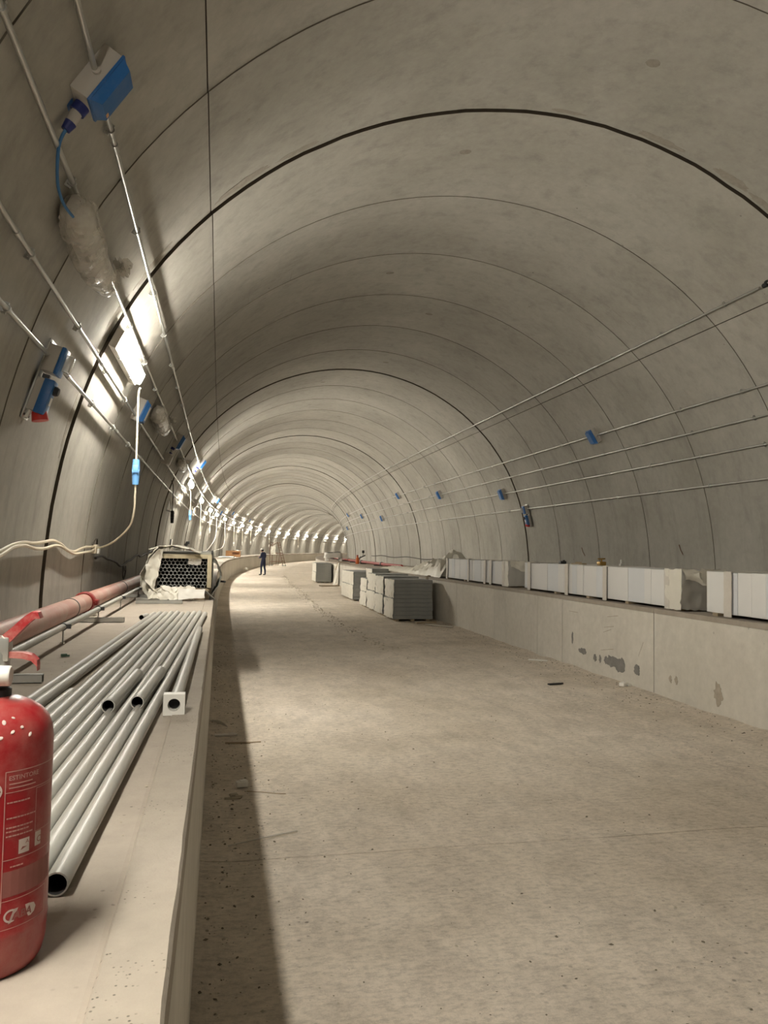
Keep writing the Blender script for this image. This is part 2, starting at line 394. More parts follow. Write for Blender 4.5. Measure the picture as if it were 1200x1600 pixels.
# round grout plugs and form-window imprints on the crown
def vault_patch(s, a, ls, la, name, mat, n=10, rnd=False, th=0.003):
    off = cast_offset(s) + th; mb = MB()
    if rnd:
        pts = []
        for k in range(20):
            q = 2*pi*k/20; rr = 1 + 0.14*noise.noise(Vector((cos(q)*2, sin(q)*2, s)))
            pts.append((s + ls*cos(q)*rr, a + la*sin(q)*rr))
        top = [V(x, y, off) for x, y in pts]; bot = [V(x, y, off - th*2) for x, y in pts]
        mb.add(top + bot, [tuple(range(20))] + [(k, (k + 1) % 20, 20 + (k + 1) % 20, 20 + k) for k in range(20)])
    else:
        vs = [V(s - ls/2 + ls*i, a - la/2 + la*j/n, off) for i in (0, 1) for j in range(n + 1)] + [V(s - ls/2 + ls*i, a - la/2 + la*j/n, off - 2*th) for i in (0, 1) for j in range(n + 1)]
        m = n + 1; fs = [(j, j + 1, m + j + 1, m + j) for j in range(n)] + [(j, 2*m + j, 2*m + j + 1, j + 1) for j in range(n)] + [(m + j, m + j + 1, 3*m + j + 1, 3*m + j) for j in range(n)] + [(0, m, 3*m, 2*m), (n, 2*m + n, 3*m + n, m + n)]
        mb.add(vs, fs)
    return mb.build(name, mat, ceil, smooth=False)
for s_, a_ in ((6.34, 6.3), (8.26, -6.8), (12.27, -6.8), (14.27, 6.3), (18.3, 6.3), (20.9, -6.8), (24.3, -6.8), (26.3, 6.3), (32.3, -6.8), (36.4, -6.8)):
    vault_patch(s_, a_, 0.055, 0.75, 'grout_plug', GROUT, rnd=True, th=0.002)
for s_, a_ in ((6.2, -36.9), (5.2, -27), (8.6, -58 + 25), (10.9, 25), (9.4, 22), (17.0, 30)): vault_patch(s_, a_, 0.02, 0.2, 'grout_plug', GROUT, rnd=True, th=0.001)
for s_, a_ in ((11.35, 31.0), (11.2, -30.5), (17.4, 31.0), (23.4, 31.0)):
    for ds, la in ((-0.45, 8.0), (0.45, 8.0)): vault_patch(s_ + ds, a_, 0.008, la, 'form_window_line', GROUT, th=0.001)
    for dA in (-4.0, 4.0): vault_patch(s_, a_ + dA, 0.9, 0.07, 'form_window_line', GROUT, n=1, th=0.001)

# ------------------------------------------------------------------ floor: slabs, dirt ridge, pebbles
fb = MB()
ss = [SA - 0.3 + (SB + 0.6 - SA)*i/110 for i in range(111)]
fb.add([W(s_, d_, -0.035) for s_ in ss for d_ in (-0.3, 5.6)] , [(i*2, i*2 + 1, i*2 + 3, i*2 + 2) for i in range(110)])
floor = struct(fb.build('floor', SHELL, fix=False))
RIDGE = [(6, 3.3), (12, 2.9), (16.4, 2.74), (21.5, 2.76), (31, 3.08), (44, 3.09), (58.6, 2.9), (80, 2.9), (170, 2.9)]
def ridge_d(s):
    for (a, x), (b, y) in zip(RIDGE[:-1], RIDGE[1:]):
        if a <= s <= b: return x + (y - x)*(s - a)/(b - a)
    return None
def floor_z(s, d):
    p = W(s, d); z = 0.006*noise.noise(Vector((p.x*0.7, p.y*0.7, 0.3))) + 0.004*noise.noise(Vector((p.x*3.1, p.y*3.1, 5.0)))
    rd = ridge_d(s)
    if rd is not None:
        x = d - rd + 0.10*noise.noise(Vector((0.8*s, 0, 2.2))); amp = 0.045*min(1, max(0, (s - 9)/8))
        z += amp*exp(-(x/0.09)**2)*(0.6 + 0.8*abs(noise.noise(Vector((s*3, 1, 9))))) + (0.012*min(1, max(0, (s - 9)/8)) if x > 0 else 0)
    # tyre tread strip near the right kerb
    if 3.5 < s < 12:
        x = abs(d - 4.15 - 0.1*sin(s)); 
        if x < 0.3: z += 0.008*sin(s*2*pi/0.12 + x*9)*(1 - x/0.3)*(1 if s < 10 else (12 - s)/2)
    # loose dirt banked along both kerbs
    z += 0.022*exp(-(d - DLT)/0.10)*(0.6 + noise.noise(Vector((s*2, 1, 1)))) + 0.03*exp(-(DRT - d)/0.12)*(0.6 + noise.noise(Vector((s*1.6, 4, 1))))
    return z
def floor_slab(s0, s1, ns_, nd_):
    mb = MB(); sv = [s0 + 0.005 + (s1 - s0 - 0.010)*i/ns_ for i in range(ns_ + 1)]; dv = [DLT - 0.05 + (DRT + 0.1 - DLT)*j/nd_ for j in range(nd_ + 1)]
    m = nd_ + 1
    mb.add([W(a, b, floor_z(a, b)) for a in sv for b in dv], [(i*m + j, i*m + j + 1, (i + 1)*m + j + 1, (i + 1)*m + j) for i in range(ns_) for j in range(nd_)])
    for a in (sv[0], sv[-1]):
        mb.add([W(a, b, floor_z(a, b)) for b in dv] + [W(a, b, -0.04) for b in dv], [(j, j + 1, m + j + 1, m + j) for j in range(nd_)])
    mb.build('slab', FLOOR, floor, smooth=True, fix=False)
edges = [-12.3, -6.0, -1.6, 4.40, 10.4, 16.4, 22.4, 28.4, 34.4, 46.4, 58.4, 70.4, 94.4, 118.4, 142.4, 166.3]
for a, b in zip(edges[:-1], edges[1:]):
    if b <= -1: floor_slab(a, b, 12, 12)
    elif b < 12: floor_slab(a, b, 200, 110)
    elif b < 40: floor_slab(a, b, 60, 70)
    else: floor_slab(a, b, 50, 44)

# ------------------------------------------------------------------ benches (raised walkways) beside the roadway
def sweep(prof, s0, s1, n, mb=None, cap=True):
    """closed profile [(d,z)...] swept along the tunnel"""
    mb = mb or MB(); k = len(prof); sv = [s0 + (s1 - s0)*i/n for i in range(n + 1)]
    for j in range(k):
        (d0, z0), (d1, z1) = prof[j], prof[(j + 1) % k]
        vs = [W(s_, d0, z0) for s_ in sv] + [W(s_, d1, z1) for s_ in sv]
        mb.add(vs, [(i, i + 1, n + 2 + i, n + 1 + i) for i in range(n)])
    if cap:
        for s_ in (s0, s1): mb.add([W(s_, a, b) for a, b in prof], [tuple(range(k))])
    return mb
def weld(o):
    bm = bmesh.new(); bm.from_mesh(o.data); bmesh.ops.remove_doubles(bm, verts=bm.verts[:], dist=1e-5); bmesh.ops.recalc_face_normals(bm, faces=bm.faces[:]); bm.to_mesh(o.data); bm.free(); return o
benchL = struct(weld(sweep([(-1.66, -0.05), (-1.66, B - 0.002), (DLT - 0.12, B - 0.002), (DLT - 0.02, B - 0.022), (DLT - 0.08, B - 0.08), (DLT - 0.08, -0.05)], SA, SB, 150).build('trim_1', BTOP, smooth=False)))
benchR = struct(weld(sweep([(DRT + 0.08, -0.05), (DRT + 0.08, B - 0.03), (DRT + 0.05, B - 0.002), (8.2, B - 0.002), (8.2, -0.05)], SA, SB, 150).build('trim_2', BTOP, smooth=False)))
# left bench: mortar edge strip and cast face panels
def face_panel(parent, s0, s1, d_in, d_out, z0, z1, name, mat, n=None, g=0.004):
    n = n or max(2, int((s1 - s0)/1.0))
    return weld(sweep([(d_in, z0), (d_out, z0), (d_out, z1), (d_in, z1)], s0 + g, s1 - g, n).build(name, mat, parent, smooth=False))
le = [-12, -6, -0.5, 5.2, 11.2, 17.2, 23.2, 29.2, 35.2, 41.2, 47.2, 53.2, 59.2, 65.2, 71.2, 77.2, 83.2, 89.2, 95.2, 101.2, 107.2, 113.2, 119.2, 125.2, 131.2, 137.2, 143.2, 149.2, 155.2, 165.9]
for a, b in zip(le[:-1], le[1:]): face_panel(benchL, a, b, DLT - 0.10, DLT, -0.04, B - 0.085, 'face_panel', BEN, max(3, int((b - a)/1.2)))
for a, b in zip(le[:-1], le[1:]):
    n = 60 if b < 12 and a > -2 else 10
    mb = MB(); sv = [a + 0.002 + (b - a - 0.004)*i/n for i in range(n + 1)]; P = []
    for s_ in sv:
        q = 0.006*noise.noise(Vector((s_*3.2, 0, 0))) + 0.004*noise.noise(Vector((s_*11, 2, 0)))
        P.append([W(s_, DLT - 0.115 + 0.4*q, B - 0.01), W(s_, DLT - 0.105 + 0.4*q, B + 0.004), W(s_, DLT - 0.004 + 0.6*q, B + 0.005 + 0.2*q), W(s_, DLT + 0.002 + 0.3*q, B - 0.005 + 0.6*q), W(s_, DLT + 0.002, B - 0.082), W(s_, DLT - 0.06, B - 0.082)])
    for i in range(n):
        for j in range(6): mb.add([P[i][j], P[i][(j + 1) % 6], P[i + 1][(j + 1) % 6], P[i + 1][j]], [(0, 1, 2, 3)])
    mb.add(P[0], [(0, 1, 2, 3, 4, 5)]); mb.add(P[-1], [(5, 4, 3, 2, 1, 0)])
    weld(mb.build('edge_strip', KERB, benchL, smooth=False))
re_ = [-12, -7, -2, 3.2, 8.72, 11.34, 12.31, 14.45, 16.9, 19.5, 22.1, 24.7, 28, 32, 36, 40, 45, 50, 56, 62, 70, 80, 95, 110, 130, 150, 165.9]
for a, b in zip(re_[:-1], re_[1:]): face_panel(benchR, a, b, DRT + 0.10, DRT, -0.04, B - 0.055, 'face_panel', BEN, None, 0.008 if a < 20 else 0.006)
for a, b in zip(re_[:-1], re_[1:]): face_panel(benchR, a, b, DRT + 0.10, DRT - 0.004, B - 0.052, B + 0.004, 'coping', KERB, None, 0.003)
# stains and scratches on the right bench face
def wall_blot(s, z, ls, lz, mat, name='stain'):
    mb = MB(); n = 26; pts = []
    for k in range(n):
        q = 2*pi*k/n; rr = 1 + 0.45*noise.noise(Vector((cos(q)*2.4, sin(q)*2.4, s*3.3))) + 0.2*noise.noise(Vector((cos(q)*7, sin(q)*7, s)))
        pts.append((s + ls*cos(q)*rr, z + lz*sin(q)*rr))
    dd = DRT - 0.0015 - 0.004*((s*7.3) % 1)
    mb.add([W(a, dd, b) for a, b in pts] + [W(a, DRT + 0.001, b) for a, b in pts], [tuple(range(n))] + [(k, (k + 1) % n, n + (k + 1) % n, n + k) for k in range(n)])
    mb.build(name, mat, benchR, smooth=False)
for a in ((10.98, 0.44, 0.025, 0.09, STAIN), (10.62, 0.285, 0.10, 0.045, STAIN), (10.72, 0.28, 0.05, 0.03, STAIN), (10.25, 0.235, 0.05, 0.045, STAIN), (10.1, 0.24, 0.03, 0.05, STAIN), (9.72, 0.25, 0.20, 0.08, STAIN), (9.55, 0.235, 0.12, 0.10, STAIN), (9.92, 0.25, 0.07, 0.06, STAIN), (9.12, 0.235, 0.075, 0.065, STAIN), (8.36, 0.245, 0.03, 0.045, STAINB), (8.24, 0.25, 0.03, 0.05, STAINB), (7.46, 0.235, 0.075, 0.11, STAINB)): wall_blot(*a)
for s_, z_, l_, t_ in ((9.75, 0.875, 0.30, -0.02), (9.85, 0.72, 0.27, -0.02), (9.9, 0.66, 0.22, -0.03), (9.9, 0.40, 0.36, -0.03), (10.95, 0.84, 0.3, 0.0), (9.02, 0.52, 0.12, -0.10)):
    mb = MB(); mb.add([W(s_ - l_/2, DRT - 0.0022, z_ - t_ + 0.004), W(s_ + l_/2, DRT - 0.0022, z_ + t_ + 0.003), W(s_ + l_/2, DRT - 0.0022, z_ + t_ - 0.003), W(s_ - l_/2, DRT - 0.0022, z_ - t_ - 0.004)], [(0, 1, 2, 3)])
    mb.add([W(s_ - l_/2, DRT, z_ - t_ - 0.004), W(s_ + l_/2, DRT, z_ + t_ - 0.003), W(s_ + l_/2, DRT - 0.0022, z_ + t_ - 0.003), W(s_ - l_/2, DRT - 0.0022, z_ - t_ - 0.004)], [(0, 1, 2, 3)])
    mb.build('scratch', STAINB, benchR, smooth=False)
#@@PART2
# ------------------------------------------------------------------ galvanised conduits on both walls
RC = 0.0155
tube_me = MB().tube([(0, 0, 0), (1, 0, 0)], RC, 10).mesh('tube', GALV)
coup_me = MB().tube([(-0.045, 0, 0), (0.045, 0, 0)], RC*1.32, 10).mesh('coupling', GALV)
_c = MB().tube([(-0.012, 0, 0), (0.012, 0, 0)], RC*1.5, 10); _c.box((0, 0, -0.026), (0.022, 0.07, 0.012)); _c.box((0, 0.03, -0.012), (0.02, 0.012, 0.03)); _c.box((0, -0.03, -0.012), (0.02, 0.012, 0.03))
clip_me = _c.mesh('clip', STEEL)
OFFC = 0.04
def seg_matrix(p, q):
    X = (q - p); L = X.length; X.normalize(); a = Vector((0, 0, 1)); Y = a.cross(X).normalized(); Z = X.cross(Y)
    return Matrix(((X.x*L, Y.x, Z.x, p.x), (X.y*L, Y.y, Z.y, p.y), (X.z*L, Y.z, Z.z, p.z), (0, 0, 0, 1)))
def conduit(deg, s0, s1, gaps, label, phase=0.0, cut=45.0, clipstep=1.5):
    base = FW(s0, deg, 0); root = thing('conduit', label, 'conduit', base, 'conduits along the vault'); inv = base.inverted()
    def pt(s): return V(s, deg, OFFC + cast_offset(s)*0)
    marks = sorted([s0] + [s0 + phase + 3.0*k for k in range(60) if s0 + phase + 3.0*k < min(cut, s1) and s0 + phase + 3.0*k > s0 + 0.05] + [min(cut, s1)])
    for a, b in zip(marks[:-1], marks[1:]):
        parts = [(a, b)]
        for g0, g1 in gaps:
            nx = []
            for x, y in parts:
                if g1 <= x or g0 >= y: nx.append((x, y)); continue
                if g0 > x: nx.append((x, g0))
                if g1 < y: nx.append((g1, y))
            parts = nx
        for x, y in parts: inst('tube', tube_me, root, inv @ seg_matrix(pt(x), pt(y)))
    ok = lambda s: all(not (g0 - 0.06 < s < g1 + 0.06) for g0, g1 in gaps)
    for s in marks[1:-1]:
        if ok(s): inst('coupling', coup_me, root, inv @ FW(s, deg, OFFC))
    s = s0 + 0.7
    while s < min(s1, 34):
        if ok(s): inst('clip', clip_me, root, inv @ FW(s, deg, OFFC))
        s += clipstep
    if s1 > cut:
        n = int((s1 - cut)/1.5)
        MB().tube([inv @ pt(cut + (s1 - cut)*i/n) for i in range(n + 1)], RC, 8).build('tube', GALV, root)
    return root
LB = {'C1': [4.2, 23.6, 41.0, 55.0, 69.0], 'C2': [15.9, 47.5], 'C3': [10.3, 15.5, 30.0], 'C4': [5.85]}
RB = {'R2': [14.15, 32.3, 52.0], 'R3': [26.2, 45.0], 'R4': [20.25, 38.4, 58.0], 'R5': [18.95]}
gp = lambda L, h=0.09: [(s - h, s + h) for s in L]
conduit(-51.5, -8.0, 160, gp(LB['C1']), 'topmost galvanised conduit on the left wall, entering the large blue-lidded box', 0.9)
conduit(-56.0, -8.0, 160, gp(LB['C2']), 'second galvanised conduit from the top on the left wall, running behind the plastic bags', 1.9)
conduit(-61.6, -8.0, 160, gp(LB['C3']), 'third galvanised conduit from the top on the left wall, just below the nearest lit lamp', 0.4)
conduit(-65.6, -8.0, 160, gp(LB['C4']), 'lowest galvanised conduit on the left wall, leading to the red socket unit', 2.5)
conduit(38.5, 8.25, 70, [], 'highest single galvanised conduit on the right side of the vault', 1.3)
conduit(52.7, -6.0, 160, gp(RB['R2']), 'uppermost of the four close galvanised conduits on the right wall', 0.6)
conduit(57.5, -6.0, 160, gp(RB['R3']), 'second of the four close galvanised conduits on the right wall', 2.2)
conduit(62.2, -6.0, 160, gp(RB['R4']), 'third of the four close galvanised conduits on the right wall', 1.5)
conduit(68.0, -6.0, 160, gp(RB['R5'], 0.07), 'lowest of the four close galvanised conduits on the right wall', 0.2)
mb = MB(); mb.tube([(-0.02, 0, 0), (0.06, 0, 0)], 0.03, 10); mb.box((0.0, 0, -0.02), (0.05, 0.08, 0.03))
t = thing('conduit_end', 'black open end fitting with bracket on the highest right conduit', 'fitting', FW(8.12, 38.5, OFFC))
mb.build('sleeve', BLK, t); mb = MB(); mb.box((-0.10, 0.0, -0.012), (0.10, 0.09, 0.02)); mb.tube([(-0.12, 0.03, 0), (-0.12, 0.03, 0.06)], 0.008, 6); mb.tube([(-0.08, -0.03, 0), (-0.08, -0.03, 0.05)], 0.008, 6); mb.build('bracket', STEEL, t)

# ------------------------------------------------------------------ junction boxes with blue lids
def junction_box(name, label, M, L=0.20, Wd=0.30, D=0.11, lidcol=None, mirror=1, sticker=False, glare=False):
    t = thing(name, label, 'junction box', M, 'junction boxes on the conduits')
    MB().box((0, 0, D/2 - 0.02), (L, Wd, D), bev=0.006).build('body', GBOX, t)
    mb = MB(); mb.box((0, 0, D - 0.012), (L + 0.012, Wd + 0.012, 0.016), bev=0.004)
    z0, z1 = D - 0.006, D + 0.045
    a, b, c, d = L/2, Wd/2 - 0.006, L/2 - 0.025, Wd/2 - 0.03
    vs = [(-a, -b, z0), (a, -b, z0), (a, b, z0), (-a, b, z0), (-c, -d, z1), (c, -d, z1), (c, d, z1), (-c, d, z1)]
    mb.add(vs, [(3, 2, 1, 0), (4, 5, 6, 7), (0, 1, 5, 4), (1, 2, 6, 5), (2, 3, 7, 6), (3, 0, 4, 7)])
    lid = mb.build('lid', lidcol or BLUE, t, smooth=False)
    if sticker: MB().box((c - 0.03, -d + 0.015, z1 + 0.001), (0.03, 0.018, 0.002)).build('sticker', WOODO, lid)
    if glare: MB().box((0, 0, z1 + 0.001), (c*1.5, d*1.55, 0.002)).build('label_or_glare', WHT, lid)  # pale plate paints lamplight reflected by the cover
    for sx in (-1, 1):
        mb = MB(); mb.tube([(sx*(L/2 - 0.003), 0, OFFC - 0.0), (sx*(L/2 + 0.016), 0, OFFC)], 0.023, 12); mb.build('gland', GBOX, t)
    return t
def plug(parent, x, y, z, sy=-1):
    p = MB(); p.tube([(x, y, z), (x, y + sy*0.05, z)], 0.042, 14); p.build('socket', NAVYP, parent)
    p = MB(); p.tube([(x, y + sy*0.045, z), (x, y + sy*0.12, z + 0.01)], [0.03, 0.027], 12); p.build('plug_body', GBOX, parent)
    p = MB(); p.tube([(x, y + sy*0.115, z + 0.01), (x, y + sy*0.165, z + 0.012)], [0.032, 0.024], 12); p.build('plug_collar', NAVYP, parent)
    p = MB(); p.box((x + 0.0, y + sy*0.06, z - 0.055), (0.06, 0.10, 0.016), bev=0.004); p.build('flap', BLUE, parent)
b1 = junction_box('junction_box', 'large grey box with blue lid and plugged socket at the upper left of the vault', FW(4.2, -51.5, 0.01), sticker=True)
plug(b1, 0.03, -0.15, 0.035)
b = junction_box('junction_box', 'grey box with blue-framed cover painted pale with reflected light beside the end of the nearest lit lamp', FW(10.3, -60.6, 0.01), glare=True)
b = junction_box('junction_box', 'dark blue lidded box below the smaller plastic bag on the left wall', FW(15.9, -56.0, 0.01)); plug(b, -0.02, -0.15, 0.035)
b = junction_box('junction_box', 'plain grey box on the third left conduit beside the dark blue lidded box', FW(15.5, -61.0, 0.01), L=0.24, Wd=0.22, lidcol=GBOX)
b = junction_box('junction_box', 'blue-lidded box on the topmost left conduit just above the second lit lamp', FW(23.6, -50.8, 0.01)); plug(b, -0.02, -0.15, 0.035)
for s_, dg, tx in ((41.0, -51.5, 'pale blue-lidded box on the topmost left conduit past the fourth lit lamp'), (55.0, -51.5, 'far blue-lidded box on the topmost left conduit, third along the bend'), (69.0, -51.5, 'farthest blue-lidded box on the topmost left conduit'), (47.5, -56, 'small blue-lidded box between the fifth and sixth lit lamps'), (30.0, -61.6, 'grey box on the third left conduit just before the third lit lamp')):
    junction_box('junction_box', tx, FW(s_, dg, 0.01), lidcol=GBOX if s_ == 30.0 else BLUE)
for s_, dg, tx in ((14.15, 52.7, 'nearest blue-lidded box on the right wall, on the uppermost close conduit'), (20.25, 62.2, 'blue-lidded box directly above the red-tipped socket unit on the right wall'), (26.2, 57.5, 'blue-lidded box on the second close conduit of the right wall'), (32.3, 52.7, 'distant blue-lidded box on the uppermost close conduit of the right wall'), (38.4, 62.2, 'distant blue-lidded box on the third close conduit of the right wall'), (45.0, 57.5, 'far small blue box on the second close conduit of the right wall'), (52.0, 52.7, 'farthest blue box on the uppermost close conduit of the right wall'), (58.0, 62.2, 'farthest blue box on the third close conduit of the right wall')):
    junction_box('junction_box', tx, FW(s_, dg, 0.01), mirror=-1)
# socket units with a back plate, round switch and red cap
def socket_unit(label, M, dn):
    """dn = -1 when local Y points up the wall, +1 when it points down"""
    t = thing('socket_unit', label, 'socket', M)
    y = lambda q: q*dn*-1
    MB().box((0, y(-0.13), 0.008), (0.17, 0.60, 0.012), bev=0.003).build('back_plate', STEEL, t)
    MB().box((0, y(0.04), 0.055), (0.15, 0.20, 0.09), bev=0.006).build('upper_box', GBOX, t)
    mb = MB(); mb.box((0, y(0.04), 0.115), (0.155, 0.205, 0.03), bev=0.008); l = mb.build('upper_lid', BLUE, t)
    MB().box((0.03, y(0.045), 0.155), (0.085, 0.13, 0.05), bev=0.012).build('clear_window', CLEAR, l)
    MB().box((0, y(-0.09), 0.05), (0.03, 0.03, 0.05)).build('link', DKST, t)
    MB().box((0, y(-0.235), 0.035), (0.12, 0.24, 0.05)).build('lower_frame', GBOX, t)
    mb = MB(); mb.box((0, y(-0.235), 0.095), (0.125, 0.26, 0.075), bev=0.012); lb = mb.build('lower_box', BLUE, t)
    MB().lathe([(0.0, 0), (0.036, 0), (0.036, 0.02), (0.028, 0.035), (0.0, 0.036)], 16, T3((0.01, y(-0.17), 0.13)), cap=False).build('switch_knob', BLK, lb)
    MB().box((0.01, y(-0.255), 0.134), (0.05, 0.06, 0.003)).build('label_or_glare', WHT, lb)
    mb = MB(); mb.tube([(0.01, y(-0.345), 0.085), (0.01, y(-0.405), 0.115)], [0.052, 0.058], 16); mb.build('red_cap', REDP, lb)
    mb = MB(); mb.tube([(-0.02, y(-0.36), 0.03), (-0.03, y(-0.42), 0.02)], 0.02, 8); mb.build('cable_gland', WHT, t)
    for sx in (-1, 1):
        for q in (0.14, -0.40): MB().tube([(sx*0.065, y(q), 0.014), (sx*0.065, y(q), 0.022)], 0.009, 6).build('bolt', DKST, t)
    return t
socket_unit('tall blue socket unit with clear window and red cap on the left wall', FW(5.85, -66.2, 0.012), -1)
socket_unit('blue socket unit with red tip hanging below the lowest right conduit', FW(18.95, 68.6, 0.012), 1)

# ------------------------------------------------------------------ batten lamps
AL_LAMP = -58.6
def lamp_fixture(label, M, lit=True, L=1.66, group='lit batten lamps along the left wall'):
    t = thing('batten_lamp', label, 'lamp', M, group)
    mb = MB(); mb.box((0, 0, 0.070), (L, 0.185, 0.075), bev=0.012); mb.build('housing', GBOX, t)
    mb = MB(); mb.box((0, 0, 0.128), (L - 0.06, 0.135, 0.062), bev=0.026); mb.build('diffuser', (GLOWN if lit == 'near' else GLOW) if lit else WHT, t)
    for sx in (-1, 1):
        MB().box((sx*L*0.3, 0, 0.022), (0.04, 0.10, 0.05)).build('bracket', STEEL, t)
        mb = MB(); mb.box((sx*L*0.25, 0.095, 0.095), (0.03, 0.012, 0.05)); mb.box((sx*L*0.25, -0.095, 0.095), (0.03, 0.012, 0.05)); mb.build('clip', STEEL, t)
    MB().tube([(L/2 - 0.01, 0.0, 0.075), (L/2 + 0.04, 0.0, 0.075)], 0.014, 8).build('gland', BLK, t)
    return t
LIT = [-15.4, -7.5, 0.3, 8.15, 23.7, 31.8, 39.8, 45.2, 52.0, 59.1, 65.9, 72.3, 79.3, 86.2, 93.9, 100.8, 108.2, 114.9, 122.0, 130.0, 137.4, 145.0, 153.0]
ordn = ['second lit lamp behind the camera', 'lit lamp behind the camera', 'lit batten lamp on the left wall just out of frame above the fire extinguisher', 'large nearest lit batten lamp on the left wall beside the third conduit',
 'second lit batten lamp along the left wall, glowing above the pipe bundle', 'third lit batten lamp along the left wall counting from the camera', 'fourth lit batten lamp along the left wall counting from the camera', 'fifth lit batten lamp along the left wall counting from the camera', 'sixth lit batten lamp along the left wall counting from the camera'] + \
 ['%s lit batten lamp along the left wall where it bends right' % q for q in ('seventh', 'eighth', 'ninth', 'tenth', 'eleventh', 'twelfth', 'thirteenth', 'fourteenth', 'fifteenth', 'sixteenth', 'seventeenth', 'eighteenth')] + ['hidden lit batten lamp beyond the bend', 'last lit batten lamp beyond the bend']
lit0 = None
for s_, lb in ((0.3, ordn[2]), (8.15, ordn[3])): lamp_fixture(lb, FW(s_, AL_LAMP, 0.0), 'near')
for s_, lb in zip(LIT, ordn):
    if s_ < 9: continue
    if lit0 is None: lit0 = lamp_fixture(lb, FW(s_, AL_LAMP, 0.0))
    else: dup(lit0, FW(s_, AL_LAMP, 0.0), lb)
# unlit lamps wrapped in clear plastic bags
def bag_mesh(L, r, seed, taper=0.6):
    mb = MB(); nu, nv = 40, 26; vs = []
    for i in range(nu + 1):
        u = i/nu; x = (u - 0.5)*L
        prof = (min(1, u/0.12)**0.5)*(min(1, (1 - u)/0.10)**0.5)
        prof = 0.25 + 0.75*prof; wid = r*(1.05 - 0.25*u)*prof
        for j in range(nv):
            q = 2*pi*j/nv
            n1 = noise.noise(Vector((u*6, cos(q)*1.4, sin(q)*1.4 + seed)))*0.16 + noise.noise(Vector((u*14, cos(q)*2.5, sin(q)*2.5 + seed)))*0.07
            n1 += 0.16*abs(noise.noise(Vector((u*7 + seed, cos(q)*1.1, sin(q)*1.1)))) - 0.12*abs(noise.noise(Vector((u*11, cos(q)*2.2 + seed, sin(q)*2.2))))
            rr = wid*(1 + n1)
            sag = -0.05*sin(pi*u)
            vs.append((x, cos(q)*rr*1.0 + sag, 0.115 + max(-0.115 + 0.012, sin(q)*rr*0.85)))
    fs = [(i*nv + j, i*nv + (j + 1) % nv, (i + 1)*nv + (j + 1) % nv, (i + 1)*nv + j) for i in range(nu) for j in range(nv)] + [tuple(range(nv - 1, -1, -1)), tuple(range(nu*nv, nu*nv + nv))]
    return mb.add(vs, fs)
def bagged(label, s, L, r, seed, deg=-58.0):
    M = FW(s, deg, 0.0)
    lamp_fixture('unlit batten lamp inside ' + label, M, False, L*0.86, 'unlit bagged lamps')
    t = thing('plastic_bag', label, 'plastic bag', M, 'bags over unlit lamps')
    bag_mesh(L, r, seed).build('bag_film', FILM, t)
    mb = MB()
    for k in range(3):
        mb.sheet(lambda u, v, k=k: Vector((L/2 - 0.10 + 0.14*u, 0.10 + 0.02*k + 0.10*v*(1 - 0.6*u), 0.10 + 0.03*k + 0.04*sin(7*u + k + 4*v))), 5, 5, 0.002)
    mb.build('bag_flap', FILM, t)
bagged('large clear plastic bag taped round a lamp at the upper left', 5.42, 1.45, 0.135, 1.3, -57.2)
bagged('smaller clear plastic bag beyond the nearest lit lamp', 12.2, 1.7, 0.14, 4.1)
bagged('little plastic bag just past the dark blue lidded box', 18.6, 1.5, 0.13, 7.7)

# ------------------------------------------------------------------ cables
def cab(name, label, pts, r, mat, n=7, group=None):
    o = cable(pts, r, n).build(name, mat); 
    return tag(o, label, 'cable', group)
M = FW(4.2, -51.5, 0.01)
cab('blue_cable', 'blue cable drooping from the large box socket into the big plastic bag', [M @ Vector((0.03, -0.31, 0.047)), M @ Vector((0.06, -0.40, 0.06)), M @ Vector((0.22, -0.52, 0.10)), M @ Vector((0.38, -0.56, 0.13)), V(4.70, -58.0, 0.14)], 0.009, BCAB)
def connector(parent, M, mats=(LBLUE, WHT), sc=1.0):
    a = MB(); a.tube([(0, 0, 0.11*sc), (0, 0, 0.0)], [0.030*sc, 0.036*sc], 12); a.tube([(0, 0, -0.02*sc), (0, 0, -0.12*sc)], [0.034*sc, 0.028*sc], 12); a.build('connector_body', mats[0], parent, M)
    a = MB(); a.box((0, -0.030*sc, 0.02*sc), (0.05*sc, 0.035*sc, 0.07*sc), bev=0.008*sc); a.tube([(-0.03*sc, 0, -0.01*sc), (0.03*sc, 0, -0.01*sc)], 0.035*sc, 12); a.build('connector_flap', mats[1], parent, M)
# nearest lamp: cable hanging plumb, connector, then swinging to the wall
d0 = -0.955
pts = [W(9.02, d0 + 0.02, 3.52), W(9.05, d0, 3.44), W(9.05, d0, 3.1), W(9.05, d0, 2.66), W(9.05, d0, 2.3), W(9.07, d0 - 0.01, 2.1), W(9.15, d0 - 0.06, 1.95), W(9.35, d0 - 0.22, 1.80), W(9.6, -1.34, 1.72), W(9.85, -1.46, 1.70)]
base = W(9.05, d0, 2.57)
t = thing('hanging_cable', 'cream cable hanging from the nearest lit lamp with a blue connector halfway', 'cable', T3(base))
cable([p - base for p in pts], 0.011).build('cord', CREAM, t); connector(t, Matrix.Identity(4), (LBLUE, LBLUE), 1.25)
